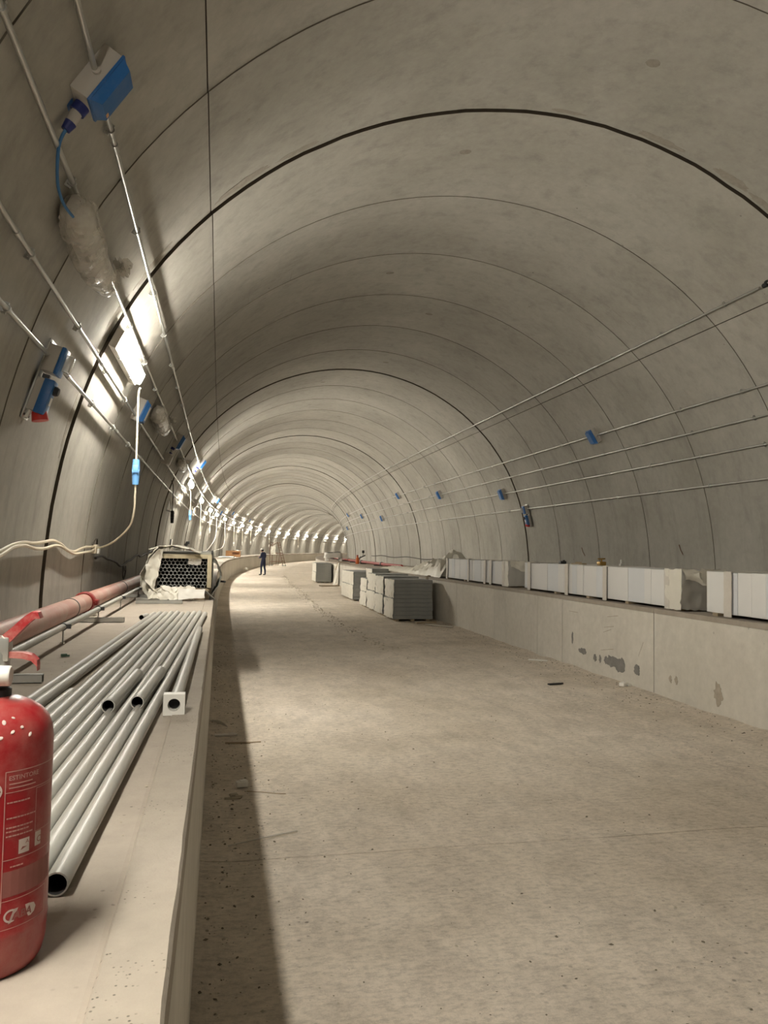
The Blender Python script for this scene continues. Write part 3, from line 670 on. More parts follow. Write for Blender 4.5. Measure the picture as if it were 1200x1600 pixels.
# further hanging cables
hang = [(19.2, -1.16, 3.25, 2.45, BLK, 'thin dark cable with a black connector hanging left of the second lit lamp', DCAB),
        (24.6, -0.98, 3.45, 2.72, LBLUE, 'cream cable with a blue connector hanging from the second lit lamp', CREAM),
        (32.4, -0.98, 3.45, 2.2, GBOX, 'cream cable with a grey connector hanging from the third lit lamp', CREAM),
        (40.4, -0.98, 3.45, 2.6, GBOX, 'cream cable hanging from the fourth lit lamp', CREAM),
        (60.0, -0.98, 3.45, 2.0, GBOX, 'thin cable hanging from the seventh lit lamp', CREAM), (66.6, -0.98, 3.45, 2.1, GBOX, 'thin cable hanging from the eighth lit lamp', CREAM),
        (73.0, -0.98, 3.45, 2.2, GBOX, 'thin cable hanging from the ninth lit lamp', CREAM), (87.0, -0.98, 3.45, 2.0, GBOX, 'thin cable hanging from the eleventh lit lamp', CREAM), (109.0, -0.98, 3.45, 2.0, GBOX, 'thin cable hanging from the fourteenth lit lamp', CREAM)]
for s_, d_, z0, z1, m_, lb, cm in hang:
    base = W(s_, d_, z1); t = thing('hanging_cable', lb, 'cable', T3(base), 'cables hanging from the lamps')
    cable([W(s_ - 0.1, d_ - 0.04, z0 + 0.07) - base, W(s_, d_, z0 - 0.05) - base, W(s_ + 0.02, d_, (z0 + z1)/2) - base, Vector((0, 0, 0.1))], 0.010).build('cord', cm, t)
    connector(t, Matrix.Identity(4), (m_, m_), 1.3)
for s_, lb in ((45.9, 'white cable swinging from the fifth lit lamp down to the wall'), (52.8, 'white cable looping from the sixth lit lamp down to the bench')):
    d_ = -0.98
    o = cab('hanging_cable', lb, [W(s_, d_, 3.45), W(s_, d_, 3.0), W(s_ + 0.0, d_, 2.2 if s_ > 50 else 2.6), W(s_ - 0.3, d_ - 0.1, 1.75 if s_ > 50 else 2.1), W(s_ - 1.1, -1.40, 1.55), W(s_ - 2.2, -1.49, 1.5)], 0.013, WHT, group='cables hanging from the lamps')
# wall cables with junction
for k, (dz, lb) in enumerate(((0.018, 'upper of two cream cables snaking along the left wall above the red main pipe'), (-0.018, 'lower of two cream cables snaking along the left wall above the red main pipe'))):
    pts = []
    s_ = -3.0
    while s_ < 9.75:
        z = 1.70 + dz + 0.045*sin(s_*1.9 + 0.6) + 0.02*sin(s_*4.3) + (0.02*sin(s_*3 + 2)*k)
        a = -atan2(1, 0)  # wall angle solved below
        pts.append(W(s_, sec(-82.0)[0] + 0.032 + 0.012*k, z)); s_ += 0.35
    pts.append(W(9.9, sec(-82.0)[0] + 0.03, 1.70 + dz))
    cab('wall_cable', lb, pts, 0.014, CREAM)
t = thing('cable_junction', 'cream cable junction block on the left wall where the hanging cable ends', 'junction block', FW(9.98, -82.2, 0.0))
MB().box((0, 0, 0.03), (0.22, 0.11, 0.06), bev=0.008).build('block', CREAM, t); MB().box((0.05, -0.02, 0.068), (0.12, 0.07, 0.02), bev=0.005).build('cover', WHT, t)
cable([(-0.15, 0.05, 0.02), (-0.05, 0.11, 0.03), (0.08, 0.12, 0.03), (0.18, 0.04, 0.02)], 0.010).build('loop', DCAB, t)
cab('wall_cable', 'dark cable drooping along the left wall behind the pipe bundle', [V(10.1 + k*0.5, -83.4 + 0.35*sin(k*0.9) + 0.2*sin(k*2.1) - 1.6*exp(-((k - 6)/4)**2), 0.03) for k in range(22)], 0.016, DCAB)
cab('wall_cable', 'long dark cable sagging along the right wall above the bench', [V(22 + k*1.2, 85.4 + 0.35*sin(k*1.1), 0.03) for k in range(20)], 0.020, DCAB)
t = thing('wall_socket', 'small white socket on the left wall above the pipe bundle', 'socket', FW(24.0, -80.7, 0.0))
MB().box((0, 0, 0.03), (0.26, 0.28, 0.06), bev=0.01).build('box', WHT, t); MB().box((-0.16, 0, 0.03), (0.06, 0.28, 0.04)).build('side_shadow_plate', DKST, t)  # dark plate stands in for the shadow beside the box
cable([(0, -0.14, 0.03), (-0.05, -0.3, 0.05), (-0.35, -0.55, 0.04)], 0.014).build('cord', WHT, t)
t = thing('wall_bracket', 'small angled steel bracket on the left wall left of the blue connector', 'bracket', FW(20.3, -68.9, 0.0))
mb = MB(); mb.box((0, 0, 0.01), (0.05, 0.36, 0.02)); mb.box((0, -0.16, 0.08), (0.05, 0.03, 0.16)); mb.build('angle', STEEL, t); MB().tube([(0, 0.15, 0.015), (0, -0.15, 0.15)], 0.014, 6).build('strut', STEEL, t)
t = thing('cable_coil', 'dark ring of coiled cable hanging low on the left wall', 'cable coil', FW(13.0, -86.5, 0.0))
cable([(0.10*cos(q*0.7), 0.10*sin(q*0.7) - 0.02, 0.025 + 0.004*q) for q in range(14)], 0.012).build('coil', DCAB, t)

# ------------------------------------------------------------------ fire main and small pipe on the left bench
DP, ZP, RP = -1.26, B + 0.041 + 0.083, 0.083
t = thing('fire_main_pipe', 'thick dusty pink-red main pipe along the foot of the left wall', 'pipe', F(-6, DP, B))
inv = t.matrix_world.inverted(); sv = [-6 + k*1.0 for k in range(34)]
MB().tube([inv @ W(s_, DP, ZP) for s_ in sv], RP, 24).build('pipe', PINK, t)
for s_ in (1.4, 7.85, 14.0, 20.0):
    mb = MB(); q = [inv @ W(s_ + e, DP, ZP) for e in (-0.07, -0.055, 0.055, 0.07)]; mb.tube(q, [RP*1.12, RP*1.22, RP*1.22, RP*1.12], 24)
    c = mb.build('coupling', COUP, t)
    for sg in (-1, 1):
        mb = MB(); mb.box((0, 0, 0), (0.05, 0.12, 0.05), bev=0.008); mb.tube([(0, -0.08, 0), (0, 0.08, 0)], 0.011, 6)
        mb.build('bolt_lug', COUP, c, inv @ F(s_, DP + sg*RP*1.25, ZP))
for s_ in (4.05, 7.1, 10.6, 13.0): 
    mb = MB(); mb.tube([inv @ W(s_ - 0.012, DP, ZP), inv @ W(s_ + 0.012, DP, ZP)], RP*1.05, 24); mb.build('clamp', DKST, t)
DG, ZG, RG = -1.03, B + 0.115, 0.021
t = thing('small_pipe', 'slim grey pipe on threaded rods in front of the pink-red main pipe', 'pipe', F(-6, DG, B)); inv = t.matrix_world.inverted()
MB().tube([inv @ W(s_, DG, ZG) for s_ in sv], RG, 14).build('pipe', PIPE, t)
for s_ in (2.6, 5.6, 7.15, 8.7, 10.5, 13.0):
    mb = MB(); mb.tube([inv @ W(s_ - 0.012, DG, ZG), inv @ W(s_ + 0.012, DG, ZG)], RG*1.25, 14); mb.box(tuple(inv @ W(s_, DG + 0.035, ZG + 0.002)), (0.03, 0.02, 0.03)); mb.build('clamp', DKST, t)
    mb = MB(); mb.tube([inv @ W(s_, DG, B), inv @ W(s_, DG, ZG - RG)], 0.006, 8); mb.tube([inv @ W(s_, DG, B), inv @ W(s_, DG, B + 0.012)], 0.016, 6); mb.build('rod', STEEL, t)
def strut(label, s, da, db, dz=0.0, rz=0.0):
    L = db - da
    t = thing('strut_channel', label, 'channel', F(s, (da + db)/2, B + dz, rz), 'strut channels on the left bench')
    mb = MB(); h, wd, th = 0.041, 0.041, 0.003
    mb.box((0, -wd/2 + th/2, h/2), (L, th, h)); mb.box((0, wd/2 - th/2, h/2), (L, th, h)); mb.box((0, 0, th/2), (L, wd, th))
    mb.box((0, -wd/2 + 0.006, h - th/2), (L, 0.012, th)); mb.box((0, wd/2 - 0.006, h - th/2), (L, 0.012, th)); mb.build('channel', STEEL, t, smooth=False)
    MB().box((L/2 - 0.0005, 0, h/2), (0.003, wd*0.8, h*0.75)).build('dark_end', BLK, t)
    return t
strut('short strut channel poking out behind the extinguisher valve', 4.05, -1.36, -0.83)
strut('strut channel under the pipes beside the red coupling', 7.15, -1.36, -0.81)
strut('strut channel under the pipes close to the pipe bundle', 10.6, -1.36, -0.84)
strut('strut channel lying crosswise in front of the pipe bundle', 9.45, -0.95, -0.42)
strut('strut channel half hidden under the wrapped pipe bundle', 9.95, -1.0, -0.5)

# ------------------------------------------------------------------ loose pipes on the left bench
RPI = 0.0232
def loose_pipe(label, a, b, z=None, r=RPI, name='conduit_pipe', group='loose grey pipes on the left bench'):
    (s0, d0), (s1, d1) = a, b; z = B + r if z is None else z
    p0, p1 = W(s0, d0, z), W(s1, d1, z); M = T3(p0)
    mb = MB(); mb.hollow((0, 0, 0), p1 - p0, r, r*0.86, 18, 0.5)
    o = mb.build(name, [PIPE, BORE], None, M); return tag(o, label, 'pipe', group)
words = ['rightmost loose pipe on the left bench, its black open end beside the extinguisher', 'second loose pipe from the bench edge', 'third loose pipe from the bench edge', 'fourth loose pipe from the bench edge', 'fifth loose pipe from the bench edge', 'sixth loose pipe from the bench edge', 'seventh loose pipe from the bench edge', 'eighth loose pipe from the bench edge']
for i, lb in enumerate(words):
    loose_pipe(lb, (1.60 + 0.03*((i*5) % 3) - (0.02 if i else 0), -0.290 - 0.0478*i), (7.72 + 0.05*((i*7) % 4), -0.128 - 0.0535*i))
loose_pipe('right one of two loose pipes lying apart on the wall side', (1.9, -0.760), (7.78, -0.553))
loose_pipe('left one of two loose pipes lying apart on the wall side', (1.9, -0.810), (7.70, -0.602))
loose_pipe('short loose pipe ending halfway between the pair and the row', (1.75, -0.690), (3.62, -0.622))
loose_pipe('stub of pipe with black bore lying left of the loose pipes', (7.35, -0.685), (7.55, -0.655))
loose_pipe('left one of two short offcuts with black bores resting on the row of pipes', (3.10, -0.400), (3.85, -0.368), B + 2*RPI + 0.018, 0.0255)
loose_pipe('right one of two short offcuts with black bores resting on the row of pipes', (3.16, -0.300), (3.92, -0.268), B + 2*RPI + 0.018, 0.0255)
t = thing('flanged_pipe', 'pipe ending in a square white plate with a round hole, near the bench edge', 'pipe', F(3.2, -0.163, B, R(0.5)))
mb = MB(); mb.hollow((0, 0.03, 0.0435), (0.045, 3.05, 0.027), 0.0255, 0.022, 18, 0.3); mb.build('tube', [PIPE, BORE], t)
n = 20; h = 0.042; mb = MB(); out = []; inn = []
for k in range(n):
    q = 2*pi*(k + 0.5)/n; c_, s_ = cos(q), sin(q); m_ = max(abs(c_), abs(s_)); out.append((h*c_/m_, h*s_/m_)); inn.append((0.025*c_, 0.025*s_))
vs = [(x, 0, 0.0425 + z) for x, z in out] + [(x, 0, 0.0425 + z) for x, z in inn] + [(x, 0.05, 0.0425 + z) for x, z in out] + [(x, 0.05, 0.0425 + z) for x, z in inn]
fs = []
for k in range(n):
    j = (k + 1) % n; fs += [(k, j, n + j, n + k), (2*n + k, 3*n + k, 3*n + j, 2*n + j), (k, 2*n + k, 2*n + j, j), (n + k, n + j, 3*n + j, 3*n + k)]
mb.add(vs, fs).build('square_plate', WHT, t, smooth=False)
mb = MB(); mb.lathe([(0.0, 0), (0.026, 0)], 20, T3((0, 0.046, 0.0425)) @ RX(90), cap=False); mb.build('bore', BORE, t)

# ------------------------------------------------------------------ fire extinguisher
EXS, EXD = 1.385, -0.355
ex = thing('fire_extinguisher', 'dusty red fire extinguisher standing on the left bench in the near corner', 'fire extinguisher', F(EXS, EXD, B))
RB_ = 0.0905
MB().lathe([(0.0, 0.004), (0.070, 0.004), (0.078, 0.0), (0.0845, 0.010), (0.089, 0.03), (RB_, 0.055), (RB_, 0.062), (RB_ + 0.0012, 0.066), (RB_, 0.070), (RB_, 0.20), (RB_, 0.352), (0.0885, 0.370), (0.083, 0.386), (0.072, 0.400), (0.056, 0.411), (0.038, 0.419), (0.024, 0.423)], 64).build('cylinder', EXR, ex)
MB().lathe([(0.021, 0.420), (0.0235, 0.421), (0.0235, 0.434), (0.019, 0.437), (0.019, 0.442)], 24).build('neck_ring', BLK, ex)
valve = MB(); valve.lathe([(0.017, 0.438), (0.019, 0.444), (0.019, 0.490), (0.016, 0.500)], 20); valve.box((0.0, 0, 0.50), (0.04, 0.03, 0.04), bev=0.004)
valve = valve.build('valve_body', STEEL, ex)
mb = MB(); mb.tube([(-0.022, -0.018, 0.458), (0.008, -0.020, 0.458), (0.010, -0.020, 0.458), (0.025, -0.021, 0.458), (0.027, -0.021, 0.458)], [0.0135, 0.0135, 0.0165, 0.0165, 0.0145], 20); mb.build('outlet_cap', WHT, ex)
# carrying handle (lower) and squeeze lever (upper), folded steel
mb = MB()
path = [(-0.02, 0.498), (0.015, 0.496), (0.040, 0.494), (0.054, 0.490), (0.063, 0.481), (0.064, 0.473)]
vs = []
for i, (x, z) in enumerate(path):
    hw = 0.011
    vs += [(x, -hw, z), (x, hw, z), (x, hw, z - 0.010), (x, -hw, z - 0.010)]
fs = [(i*4 + k, i*4 + (k + 1) % 4, (i + 1)*4 + (k + 1) % 4, (i + 1)*4 + k) for i in range(len(path) - 1) for k in range(4)] + [(3, 2, 1, 0), (len(vs) - 4, len(vs) - 3, len(vs) - 2, len(vs) - 1)]
mb.add(vs, fs).build('carry_handle', EXR2, ex, smooth=False)
mb = MB(); path = [(-0.030, 0.496, 0.022), (-0.004, 0.512, 0.022), (0.02, 0.533, 0.018), (0.042, 0.554, 0.014), (0.052, 0.561, 0.012), (0.062, 0.560, 0.010)]; vs = []
for x, z, hgt in path:
    hw = 0.0125; vs += [(x, -hw, z), (x, hw, z), (x + 0.004, hw, z - hgt), (x + 0.004, -hw, z - hgt)]
fs = [(i*4 + k, i*4 + (k + 1) % 4, (i + 1)*4 + (k + 1) % 4, (i + 1)*4 + k) for i in range(len(path) - 1) for k in range(4)] + [(3, 2, 1, 0), (len(vs) - 4, len(vs) - 3, len(vs) - 2, len(vs) - 1)]
mb.add(vs, fs).build('squeeze_lever', EXR2, ex, smooth=False)
MB().box((-0.008, 0, 0.494), (0.040, 0.020, 0.032), bev=0.003).build('lever_bracket', EXR2, ex)
mb = MB(); mb.tube([(0.004, -0.0125, 0.502), (0.016, -0.0125, 0.502)], 0.0022, 8); mb.build('rivet', WHT, ex)
mb = MB(); mb.tube([(0.008, -0.0135, 0.522), (0.015, -0.0135, 0.515)], 0.0014, 6); mb.tube([(0.0, 0.0, 0.515), (0.0, 0.0, 0.562)], 0.0012, 6); mb.build('safety_pin', WHT, ex)
# printed label wrapped round the cylinder (angle measured from the front, positive to the right)
def wrap_quad(x0, x1, z0, z1, off=0.0006, n=8):
    vs = []
    for z in (z0, z1):
        for i in range(n + 1):
            a = -pi/2 + (x0 + (x1 - x0)*i/n)/RB_; vs.append(((RB_ + off)*cos(a), (RB_ + off)*sin(a), z))
    return vs, [(i, i + 1, n + 2 + i, n + 1 + i) for i in range(n)]
def wrap_poly(pts, off=0.0007):
    return [((RB_ + off)*cos(-pi/2 + x/RB_), (RB_ + off)*sin(-pi/2 + x/RB_), z) for x, z in pts]
def frame_line(mb, x0, x1, z0, z1, t=0.0011):
    for q in ((x0, x1, z0, z0 + t), (x0, x1, z1 - t, z1), (x0, x0 + t, z0, z1), (x1 - t, x1, z0, z1)): mb.add(*wrap_quad(*q))
def text_into(mb, txt, x, z, size, off=0.0009, bold=0.0, shear=0.0):
    cu = bpy.data.curves.new('txt', 'FONT'); cu.body = txt; cu.size = size; cu.offset = bold; cu.shear = shear; cu.resolution_u = 3
    o = bpy.data.objects.new('txt', cu); C.objects.link(o); dg = bpy.context.evaluated_depsgraph_get()
    me = o.evaluated_get(dg).to_mesh()
    mb.add(wrap_poly([(v.co.x + x, v.co.y + z) for v in me.vertices], off), [tuple(p.vertices) for p in me.polygons])
    o.evaluated_get(dg).to_mesh_clear(); bpy.data.objects.remove(o); bpy.data.curves.remove(cu)
XO = 0.0405
lab = MB()
lab.add(*wrap_quad(XO, XO + 0.0013, 0.105, 0.318))          # vertical rule between the panels
lab.add(*wrap_quad(XO, XO + 0.10, 0.318, 0.3195)); lab.add(*wrap_quad(XO, XO + 0.10, 0.286, 0.2872)); lab.add(*wrap_quad(XO, XO + 0.10, 0.183, 0.1842))
frame_line(lab, XO + 0.052, XO + 0.10, 0.215, 0.284, 0.0009)
text_into(lab, 'ESTINTORE', XO + 0.005, 0.3055, 0.0098, bold=0.0002)
for zz, l_ in ((0.2985, 0.038), (0.2925, 0.044)): lab.add(*wrap_quad(XO + 0.006, XO + 0.006 + l_, zz, zz + 0.0018))
for zz, l_ in ((0.2700, 0.036), (0.2460, 0.046), (0.2315, 0.044), (0.2255, 0.034), (0.2185, 0.042), (0.1710, 0.026)):
    x = XO + 0.004 + (0.008 if l_ < 0.03 else 0)
    k = 0
    while x < XO + 0.004 + l_:
        wd = 0.003 + 0.004*((k*37) % 5)/5; lab.add(*wrap_quad(x, x + wd, zz, zz + 0.0022, n=2)); x += wd + 0.0009; k += 1
frame_line(lab, XO - 0.001, XO + 0.085, 0.078, 0.122, 0.0011)
frame_line(lab, XO - 0.075, XO - 0.002, 0.125, 0.145, 0.001)
lab.build('label_lines', PRINT, ex, smooth=False)
fld = MB(); fld.add(*wrap_quad(XO + 0.002, XO + 0.10, 0.127, 0.166, 0.0003)); fld.build('label_dust_field', DUSTP, ex, smooth=False)
cx, cz = 0.0225, 0.2905
MB().add(wrap_poly([(cx + 0.0145*cos(2*pi*k/28), cz + 0.0145*sin(2*pi*k/28)) for k in range(28)]), [tuple(range(28))]).build('round_seal', PRINTW, ex, smooth=False)
for q in ((XO + 0.024, XO + 0.042, 0.189, 0.211), (XO + 0.053, XO + 0.066, 0.192, 0.214)): MB().add(*wrap_quad(*q)).build('pictogram_plate', PRINTW, ex, smooth=False)
wh = MB()   # lower logo: rounded plate with a loop at its left
wh.add(wrap_poly([(XO + 0.012, 0.086), (XO + 0.050, 0.0865), (XO + 0.057, 0.090), (XO + 0.060, 0.097), (XO + 0.056, 0.104), (XO + 0.046, 0.1065), (XO + 0.020, 0.1065)]), [(0, 1, 2, 3, 4, 5, 6)])
for k in range(14):
    q0, q1 = R(60 + 240*k/14), R(60 + 240*(k + 1)/14); c_ = (XO + 0.016, 0.0975)
    wh.add(wrap_poly([(c_[0] + 0.011*cos(q0), c_[1] + 0.010*sin(q0)), (c_[0] + 0.011*cos(q1), c_[1] + 0.010*sin(q1)), (c_[0] + 0.008*cos(q1), c_[1] + 0.007*sin(q1)), (c_[0] + 0.008*cos(q0), c_[1] + 0.007*sin(q0))]), [(0, 1, 2, 3)])
wh.build('logo_mark', PRINTW, ex, smooth=False)
for tx, x_, z_, sz in (('K', 0.0185, 0.252, 0.016), ('S', 0.019, 0.083, 0.024)):
    wh = MB(); text_into(wh, tx, x_, z_, sz, bold=0.0006); wh.build('printed_letter', PRINTW, ex, smooth=False)
# dried splashes of mortar on the shoulder
for k, (an, zz, rr) in enumerate(((-75, 0.383, 0.006), (-58, 0.379, 0.0045), (-66, 0.393, 0.004), (-48, 0.384, 0.005), (-84, 0.377, 0.005), (-40, 0.372, 0.004), (-70, 0.372, 0.0055), (-55, 0.398, 0.0035), (-90, 0.392, 0.004))):
    e = [(0.352, RB_), (0.370, 0.0885), (0.386, 0.083), (0.400, 0.072), (0.411, 0.056)]
    rad_ = next(r0 + (r1 - r0)*(zz - z0)/(z1 - z0) for (z0, r0), (z1, r1) in zip(e[:-1], e[1:]) if z0 <= zz <= z1)
    P = Vector((rad_*cos(R(an)), rad_*sin(R(an)), zz)); N_ = Vector((cos(R(an)), sin(R(an)), 0.75)).normalized()
    M_ = T3(P) @ N_.to_track_quat('Z', 'Y').to_matrix().to_4x4()
    MB().lathe([(rr, -0.0008), (rr*0.8, 0.0006), (0.0, 0.0010)], 12, M_ @ RZ(k*47) @ Matrix.Diagonal((0.6 + 0.35*(k % 3), 0.6 + 0.25*((k + 1) % 2), 1, 1)), cap=False).build('mortar_splash', PRINTW, ex)
for k in range(12):
    q = 2*pi*k/12; p = (cx + 0.0112*cos(q), cz + 0.0112*sin(q)); MB().add(wrap_poly([(p[0] - 0.0011, p[1] - 0.0011), (p[0] + 0.0011, p[1] - 0.0011), (p[0] + 0.0011, p[1] + 0.0011), (p[0] - 0.0011, p[1] + 0.0011)], 0.001), [(0, 1, 2, 3)]).build('seal_dot', DUSTP, ex, smooth=False)
for tx, x_, z_, sz, bo, shr in (('ABA', XO + 0.019, 0.0905, 0.0165, 0.0005, 0.15), ('A', XO + 0.035, 0.2025, 0.009, 0, 0), ('C', XO + 0.056, 0.197, 0.014, 0, 0)):
    dk = MB(); text_into(dk, tx, x_, z_, sz, off=0.0012, bold=bo, shear=shr); dk.build('dark_lettering', DUSTP, ex, smooth=False)
MB().add(wrap_poly([(XO + 0.027, 0.194), (XO + 0.038, 0.198), (XO + 0.030, 0.199)], 0.001), [(0, 1, 2)]).build('pictogram_mark', DUSTP, ex, smooth=False)
#@@PART3
# ------------------------------------------------------------------ wrapped bundle of pipes on the left bench
BS, BL = 10.0, 3.4
crate = thing('bundle_frame', 'timber frame and wrapping holding the stacked pipes on the left bench', 'pipe rack', F(BS, -0.45, B))
for y in (0.15, 1.7, 3.2): MB().box((0, y, 0.06), (0.66, 0.10, 0.12), bev=0.006).build('bearer', WOODB, crate)
MB().box((0.0, BL/2, 0.132), (0.66, BL - 0.06, 0.024)).build('base_board', WOODB, crate)
MB().box((0.02, 0.06, 0.552), (0.66, 0.10, 0.055), bev=0.005).build('top_batten', WOODY, crate)
MB().box((0.325, 0.05, 0.36), (0.055, 0.09, 0.40), bev=0.005).build('side_post', WOODY, crate)
MB().box((-0.335, 0.12, 0.36), (0.025, 0.09, 0.40), bev=0.005).build('side_post', WOODB, crate)
MB().box((0.335, 1.75, 0.37), (0.03, 3.2, 0.44), bev=0.004).build('side_panel', GREYS, crate)
MB().box((0.0, 1.75, 0.592), (0.68, 3.3, 0.022), bev=0.004).build('top_panel', GREYS, crate)
MB().box((0.352, 0.16, 0.40), (0.012, 0.05, 0.46)).build('black_strap', BLK, crate)
ORD = ['first', 'second', 'third', 'fourth', 'fifth', 'sixth', 'seventh', 'eighth', 'ninth', 'tenth', 'eleventh', 'twelfth']
pitch, rowh, rp = 0.0492, 0.0428, 0.0243
pme = MB().hollow((0, 0, 0), (0, BL - 0.12, 0), rp, rp*0.86, 12, 0.35).mesh('steel_pipe', [PIPEB, BORE])
for r_ in range(9):
    for c_ in range(12 if r_ % 2 == 0 else 12):
        x = -0.296 + c_*pitch + (pitch/2 if r_ % 2 else 0); z = 0.168 + r_*rowh
        if x > 0.292: continue
        if r_ >= 7 and c_ in (7, 8, 9) or (r_ == 8 and c_ == 10) or (r_ == 6 and c_ == 8): continue
        o = bpy.data.objects.new('steel_pipe', pme); C.objects.link(o)
        o.matrix_world = F(BS, -0.45, B) @ T3((x, 0.06 + 0.012*((r_*5 + c_*3) % 4), z))
        tag(o, '%s pipe from the left in the %s row up of the wrapped pipe bundle' % (ORD[c_], ORD[r_]), 'pipe', 'stacked pipes in the wrapped bundle')
def rv(p): return Vector((noise.noise(p), noise.noise(p + Vector((9, 2, 1))), noise.noise(p + Vector((3, 8, 5)))))
def ridge(p): q = rv(p); return Vector((0.28 - abs(q.x), 0.28 - abs(q.y), 0.28 - abs(q.z)))
def crumple(p, k=1.0, f=7.0):
    return p + rv(p*f)*0.024*k + ridge(p*f*1.3 + Vector((4, 1, 7)))*0.050*k + ridge(p*f*3.1)*0.020*k
wrap = thing('wrapping_sheet', 'crumpled cream plastic sheet torn open round the front of the pipe bundle', 'plastic sheet', F(BS, -0.45, B))
def f_left(u, v):
    # from the top front edge, bulging out to the left and tucking in at the bench
    x = -0.30 - 0.17*sin(pi*min(1, u*0.95))**0.8 - 0.05*u; z = 0.66 - 0.63*u
    return crumple(Vector((x + 0.10*v*(0.3 + u*0.7), -0.10 + 0.34*v, z)), 1.3, 6)
MB().sheet(f_left, 34, 16, 0.004).build('side_fold', SHEET, wrap)
def f_in(u, v):
    x = -0.30 - 0.15*sin(pi*min(1, u))**0.8; z = 0.62 - 0.52*u
    return crumple(Vector((x + 0.16*v*sin(pi*(0.15 + 0.85*u)), -0.10 + 0.05*v, z)), 0.8, 8)
MB().sheet(f_in, 26, 10, 0.004).build('front_side_fold', SHEET, wrap)
MB().sheet(lambda u, v: crumple(Vector((-0.42 + 0.62*u, -0.08 + 0.9*v, 0.635 + 0.06*sin(pi*u) - 0.035*u)), 0.8), 26, 20, 0.004).build('top_fold', SHEET, wrap)
MB().sheet(lambda u, v: crumple(Vector((-0.40 + 0.56*u, -0.06 - 0.06*v + 0.03*sin(9*u)*v, 0.165 - 0.15*v)), 1.0, 9), 30, 12, 0.004).build('front_fold', SHEET, wrap)
MB().sheet(lambda u, v: crumple(Vector((-0.04 + 0.32*u, -0.115 - 0.02*v, 0.145 - 0.135*v*(1 - 0.25*u))), 0.35), 14, 8, 0.004).build('white_flap', WHT, wrap)
MB().sheet(lambda u, v: crumple(Vector((0.06 + 0.14*u, 0.04 + 0.02*v, 0.535 - 0.09*v)), 0.7, 12), 9, 7, 0.003).build('torn_scrap', WHT, wrap)
flap = thing('dark_wrap_flap', 'grey wrapping bulging over the bench edge beside the pipe bundle', 'plastic sheet', F(BS, -0.45, B))
MB().sheet(lambda u, v: crumple(Vector((0.365 + 0.10*sin(pi*min(1, u*1.1)), 0.06 + 1.1*v, 0.52 - 0.50*u)), 0.8), 16, 16, 0.004).build('bulge', GREYS, flap)
MB().sheet(lambda u, v: crumple(Vector((0.24 + 0.16*u, -0.06 + 0.12*v, 0.02 + 0.15*(1 - u)*(1 - 0.5*v))), 0.6), 8, 6, 0.004).build('front_scrap', GREYS, flap)
MB().tube([(0.44, 0.25, 0.235), (0.53, 0.22, 0.228)], 0.012, 8).build('peg', BLK, flap)
t = thing('loose_rag', 'small crumpled pale rag with dark fittings on top of the pipe bundle', 'rag', F(12.2, -0.55, B + 0.606))
MB().sheet(lambda u, v: crumple(Vector((-0.15 + 0.3*u, -0.2 + 0.4*v, 0.03 + 0.05*sin(pi*u)*sin(pi*v))), 0.8), 12, 12, 0.004).build('cloth', SHEET, t)
mb = MB(); mb.tube([(0.02, 0.0, 0.06), (0.05, 0.05, 0.13)], 0.022, 8); mb.box((0.06, 0.06, 0.13), (0.05, 0.05, 0.04)); mb.build('fitting', DKST, t)

